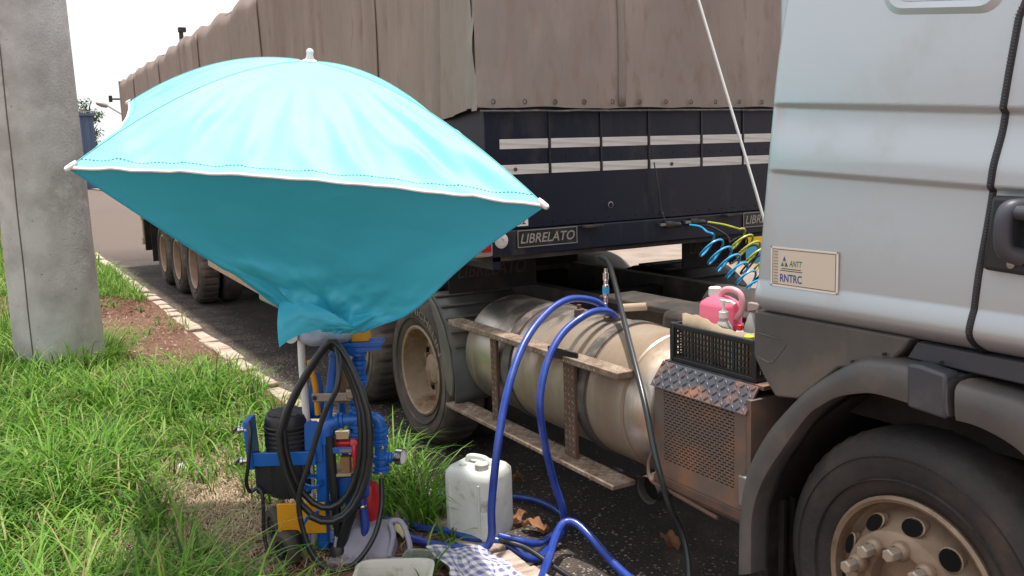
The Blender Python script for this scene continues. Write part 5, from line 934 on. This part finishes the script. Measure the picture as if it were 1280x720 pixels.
# hanging front sheet: quad sewn to the front hem, crumpled at the foot
hem = [np.array(pf_) for pf_ in []]
def front_hem(u):
    a, b_ = cL, cR; bow = 4 * u * (1 - u); md = (a + b_) / 2; return a * (1 - u) + b_ * u + (AP - md) * .075 * bow - nrm * (.009 * bow + .006)
B1, B2 = np.array((-3.80, 1.035, 1.318)), np.array((-3.63, 1.325, 1.205))
view = np.array((-.869, .494, 0))
def dr(u, v):
    top = front_hem(u); bot = B1 * (1 - u) + B2 * u; bot = bot + np.array((0, 0, -.035)) * math.sin(math.pi * u) + np.array((.0, 0, .0))
    P = top * (1 - v) + bot * v
    P = P + np.array((.0, .0, -.05)) * math.sin(math.pi * v) * u * u * ss(.2, .9, v) + np.array((.012, .02, 0)) * math.sin(math.pi * v) * u ** 3 * ss(.3, .9, v)    # belly of the right edge
    P = P + view * (.05 * math.sin(math.pi * v) * math.sin(math.pi * u))                                                                 # soft inward sag
    c = ss(.45, 1.0, v); w1 = fbm(u * 3.2, v * 4.0, 31) - .5; w2 = fbm(u * 7, v * 6, 37) - .5; rid = abs(fbm(u * 2.6 + 3, v * 3.1, 41) - .5)
    off = c * (.50 * w1 + .24 * w2 + .62 * (rid - .1) + .35 * (abs(fbm(u * 6 + 1, v * 5, 47) - .5) - .1)) + .02 * w2 + .010 * math.sin(u * 26 + v * 3) * ss(.15, .5, v)
    lift = c * .25 * w1
    return tuple(P - view * off * .55 * (4 * u * (1 - u)) ** .35 + np.array((0, 0, lift * .5 * math.sin(math.pi * v))))
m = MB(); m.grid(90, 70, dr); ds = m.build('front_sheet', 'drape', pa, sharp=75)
m = MB(); m.tube([dr(0, v / 40) for v in range(41)], .004, 6); m.tube([dr(1, v / 40) for v in range(41)], .004, 6); m.build('sheet_edge', 'drape', ds)
# turned-back flap at the foot of the sheet
F = [np.array(q) for q in ((-3.775, 1.02, 1.345), (-3.70, 1.095, 1.40), (-3.55, 1.28, 1.235), (-3.70, 1.10, 1.255), (-3.69, .985, 1.175))]
def flap(u, v):
    top = F[0] * (1 - u) ** 2 + 2 * F[1] * u * (1 - u) * 1.0 + F[2] * u * u; bot = F[4] * (1 - u) ** 2 + 2 * F[3] * u * (1 - u) + F[2] * u * u
    P = top * (1 - v) + bot * v; return tuple(P - view * (.035 * math.sin(math.pi * v) * (1 - u) + .03 * (fbm(u * 4, v * 3, 51) - .5)))
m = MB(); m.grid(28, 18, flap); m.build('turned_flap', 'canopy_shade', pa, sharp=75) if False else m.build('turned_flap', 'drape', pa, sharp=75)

# ================================================================== GRASS, STRAW, CHIPS (uncountable)
def blades(name, pts, lens, mt, wd, lean=(.3, .9), flat=False, label=None, seg=4, cat='grass', dirs=None):
    n = len(pts); a = rng.uniform(0, 2 * math.pi, n) if dirs is None else np.array(dirs) + rng.normal(0, .35, n); le = np.array(lens); ln = rng.uniform(lean[0], lean[1], n); w_ = wd * rng.uniform(.6, 1.4, n)
    d = np.stack([np.cos(a), np.sin(a), np.zeros(n)], 1); s_ = np.stack([-np.sin(a), np.cos(a), np.zeros(n)], 1); P = np.array(pts); V_ = []
    tw = rng.uniform(-.6, .6, n)[:, None]
    for k in range(seg + 1):
        t = k / seg
        if flat: c_ = P + d * (le * t)[:, None] + np.array([0, 0, 1]) * (.012 + .03 * math.sin(math.pi * t) * rng.uniform(.1, 1, n))[:, None]
        else:
            th = ln * 1.25; hh = np.sin(th * t) / th * le if False else le * (t - .58 * ln * t ** 2.3); rr = le * np.minimum(ln, 1) * .82 * t ** 1.7
            c_ = P + d * rr[:, None] + np.array([0, 0, 1]) * hh[:, None]
        ww = (w_ * (1 - t) ** .7 * (.75 + .6 * t if t < .5 else 1.05))[:, None]; sv = s_ + d * tw * t
        if k < seg: V_ += [c_ - sv * ww, c_ + sv * ww]
        else: V_ += [c_]
    per = 2 * seg + 1; allv = np.stack(V_, 1).reshape(-1, 3); base = (np.arange(n) * per)[:, None]
    quads = [np.concatenate([base + 2 * k, base + 2 * k + 1, base + 2 * k + 3, base + 2 * k + 2], 1) for k in range(seg - 1)]; tri = np.concatenate([base + 2 * seg - 2, base + 2 * seg - 1, base + 2 * seg], 1)
    loops = np.concatenate([np.concatenate(quads, 0).reshape(-1), tri.reshape(-1)]); nq = n * (seg - 1)
    me = bpy.data.meshes.new(name); me.vertices.add(len(allv)); me.vertices.foreach_set('co', allv.reshape(-1)); me.loops.add(len(loops)); me.loops.foreach_set('vertex_index', loops.astype(np.int32))
    starts = np.concatenate([np.arange(nq) * 4, nq * 4 + np.arange(n) * 3]).astype(np.int32); me.polygons.add(nq + n); me.polygons.foreach_set('loop_start', starts)
    me.update(calc_edges=True); me.validate(); me.materials.append(M[mt]); me.shade_smooth(); o = bpy.data.objects.new(name, me); C.objects.link(o); o['kind'] = 'stuff'
    if label: o['label'] = label; o['category'] = cat
    return o
def dens(x, y):     # green grass cover 0..1
    d = .35 + 1.3 * (fbm(x * 1.1 + 7, y * 1.1, 61) - .28)
    d *= 1 - .97 * math.exp(-(((x + 10.1) / 2.9) ** 4 + ((y - 1.45) / .78) ** 4)) * (1 if y > .75 else ss(.45, .8, y))      # bare red earth by the kerb
    d *= 1 - .93 * math.exp(-(((x + 5.2 + .5 * (y - .9)) / .9) ** 2 + ((y - .88) / .34) ** 2))                                                # straw patch left of the cart
    d *= 1 - .5 * math.exp(-(((x + 4.1) / .35) ** 2 + ((y - 1.15) / .35) ** 2))
    if y > 1.70 and x > -8.2: d *= .35 if x < -5.4 else .75
    d += .75 * math.exp(-(((x + 7.35) / .8) ** 2 + ((y - 1.18) / .42) ** 2)) + .9 * math.exp(-(((x + 4.62) / .42) ** 2 + ((y - 1.86) / .14) ** 2)) + .9 * math.exp(-(((x + 4.0) / .3) ** 2 + ((y - 1.70) / .10) ** 2)) + 1.2 * math.exp(-(((x + 14.6) / 1.4) ** 2 + ((y - 1.45) / .26) ** 2))
    if math.hypot(x + 9.38, y - .45) < .37: d = 0
    if x > -3.98 and y > 1.12: d *= .10
    if -4.75 < x < -3.6 and .72 < y < 1.5: d *= .13
    return max(0, d)
pts, ln, dr_ = [], [], []
def keep(x_, y_): return not (y_ > 1.80 and not (-5.2 < x_ < -4.0 and y_ < 1.95))
def zz(x_, y_): return (vz(x_, y_) if y_ < 1.8 else .09) - .01
def scatter(n, x0, x1, y0, y1, lmin, lmax, per):
    for _ in range(n):
        x_, y_ = random.uniform(x0, x1), random.uniform(y0, y1); d = dens(x_, y_)
        if not keep(x_, y_) or random.random() > d: continue
        big = (.55 + .5 * min(1.2, d)) * (.6 + .85 * fbm(x_ * 2.2, y_ * 2.2, 71))
        for _k in range(random.randint(per // 2, per)):
            a, b_ = x_ + random.gauss(0, .03), y_ + random.gauss(0, .03)
            if keep(a, b_): dr_.append(math.atan2(b_ - y_, a - x_)); pts.append((a, b_, zz(a, b_))); ln.append(random.uniform(lmin, lmax) * big * random.uniform(.5, 1.1) * (.5 if -4.75 < a < -3.3 and .72 < b_ < 1.4 else 1))
scatter(2500, -6.2, -3.2, -.9, 1.95, .30, .70, 12)
scatter(3300, -11.0, -6.0, -1.6, 1.8, .28, .64, 12)
scatter(2700, -19, -10.8, -2.6, 1.8, .24, .5, 10)
# tufts at the pole foot
for _ in range(900):
    a = random.uniform(0, 6.283); r_ = .39 + abs(random.gauss(0, .10)); x_, y_ = -9.38 + r_ * math.cos(a), .45 + r_ * math.sin(a); dr_.append(a); pts.append((x_, y_, vz(x_, y_) - .01)); ln.append(random.uniform(.2, .55))
blades('grass', pts, ln, 'grass', .0068, (.45, 1.35), seg=5, dirs=dr_, label='long arching green grass covering the verge')
pts, ln = [], []
for _ in range(30000):
    x_ = -19 - 60 * random.random() ** 1.6; y_ = random.uniform(-9, 1.75); pts.append((x_, y_, .09)); ln.append(random.uniform(.22, .5))
blades('distant_grass', pts, ln, 'grass', .013, (.25, .9), label='green grass strip running on behind the concrete pole', seg=2)
pts, ln = [], []
for _ in range(15000):
    x_, y_ = random.gauss(-5.15, .75), random.gauss(.9, .34)
    if random.random() < .18: x_, y_ = random.uniform(-12, -3.4), random.uniform(-.6, 1.75)
    if y_ > 1.76: continue
    pts.append((x_, y_, vz(x_, y_))); ln.append(random.uniform(.03, .14))
blades('dry_straw', pts, ln, 'straw', .0026, flat=True, label='flattened dry straw around the pump cart', seg=3, cat='straw')
def chips(name, n, fn, mt, smin, smax, label, cat, zmul=.5):
    m = MB()
    for _ in range(n):
        x_, y_, z_ = fn(); s_ = random.uniform(smin, smax); a = random.uniform(0, 6.28); q = []
        for k in range(5): t = a + k * 1.257 + random.uniform(-.3, .3); r_ = s_ * random.uniform(.6, 1.1); q.append((x_ + r_ * math.cos(t), y_ + r_ * math.sin(t), z_ + random.uniform(0, .3) * s_ * zmul))
        q.append((x_ + random.uniform(-.3, .3) * s_, y_ + random.uniform(-.3, .3) * s_, z_ + s_ * zmul)); m.add(q, [(k, (k + 1) % 5, 5) for k in range(5)])
    o = m.build(name, mt, smooth=False, kind='stuff'); o['label'] = label; o['category'] = cat
chips('road_gravel', 9000, lambda: ((lambda y: (random.uniform(-9, -2.2) if random.random() < .75 else random.uniform(-16, -8), y, .001))(1.96 + abs(random.gauss(0, .45)))), 'chips', .003, .011, 'fine loose stone chips scattered on the asphalt edge', 'gravel')
chips('soil_debris', 900, lambda: ((lambda x, y: (x, y, vz(x, y) + .002))(random.gauss(-9.3, 1.7), min(1.74, random.gauss(1.2, .4)))), 'litter', .006, .024, 'pale chips and clods scattered over the bare red earth', 'debris', .45)
def heap():
    x_, y_ = random.gauss(-12.9, .45), random.gauss(1.3, .18); return (x_, min(y_, 1.75), vz(x_, min(y_, 1.75)) - .01)
chips('soil_clods', 500, heap, 'soil', .02, .07, 'heap of red soil clods beside the kerb', 'soil', .8)
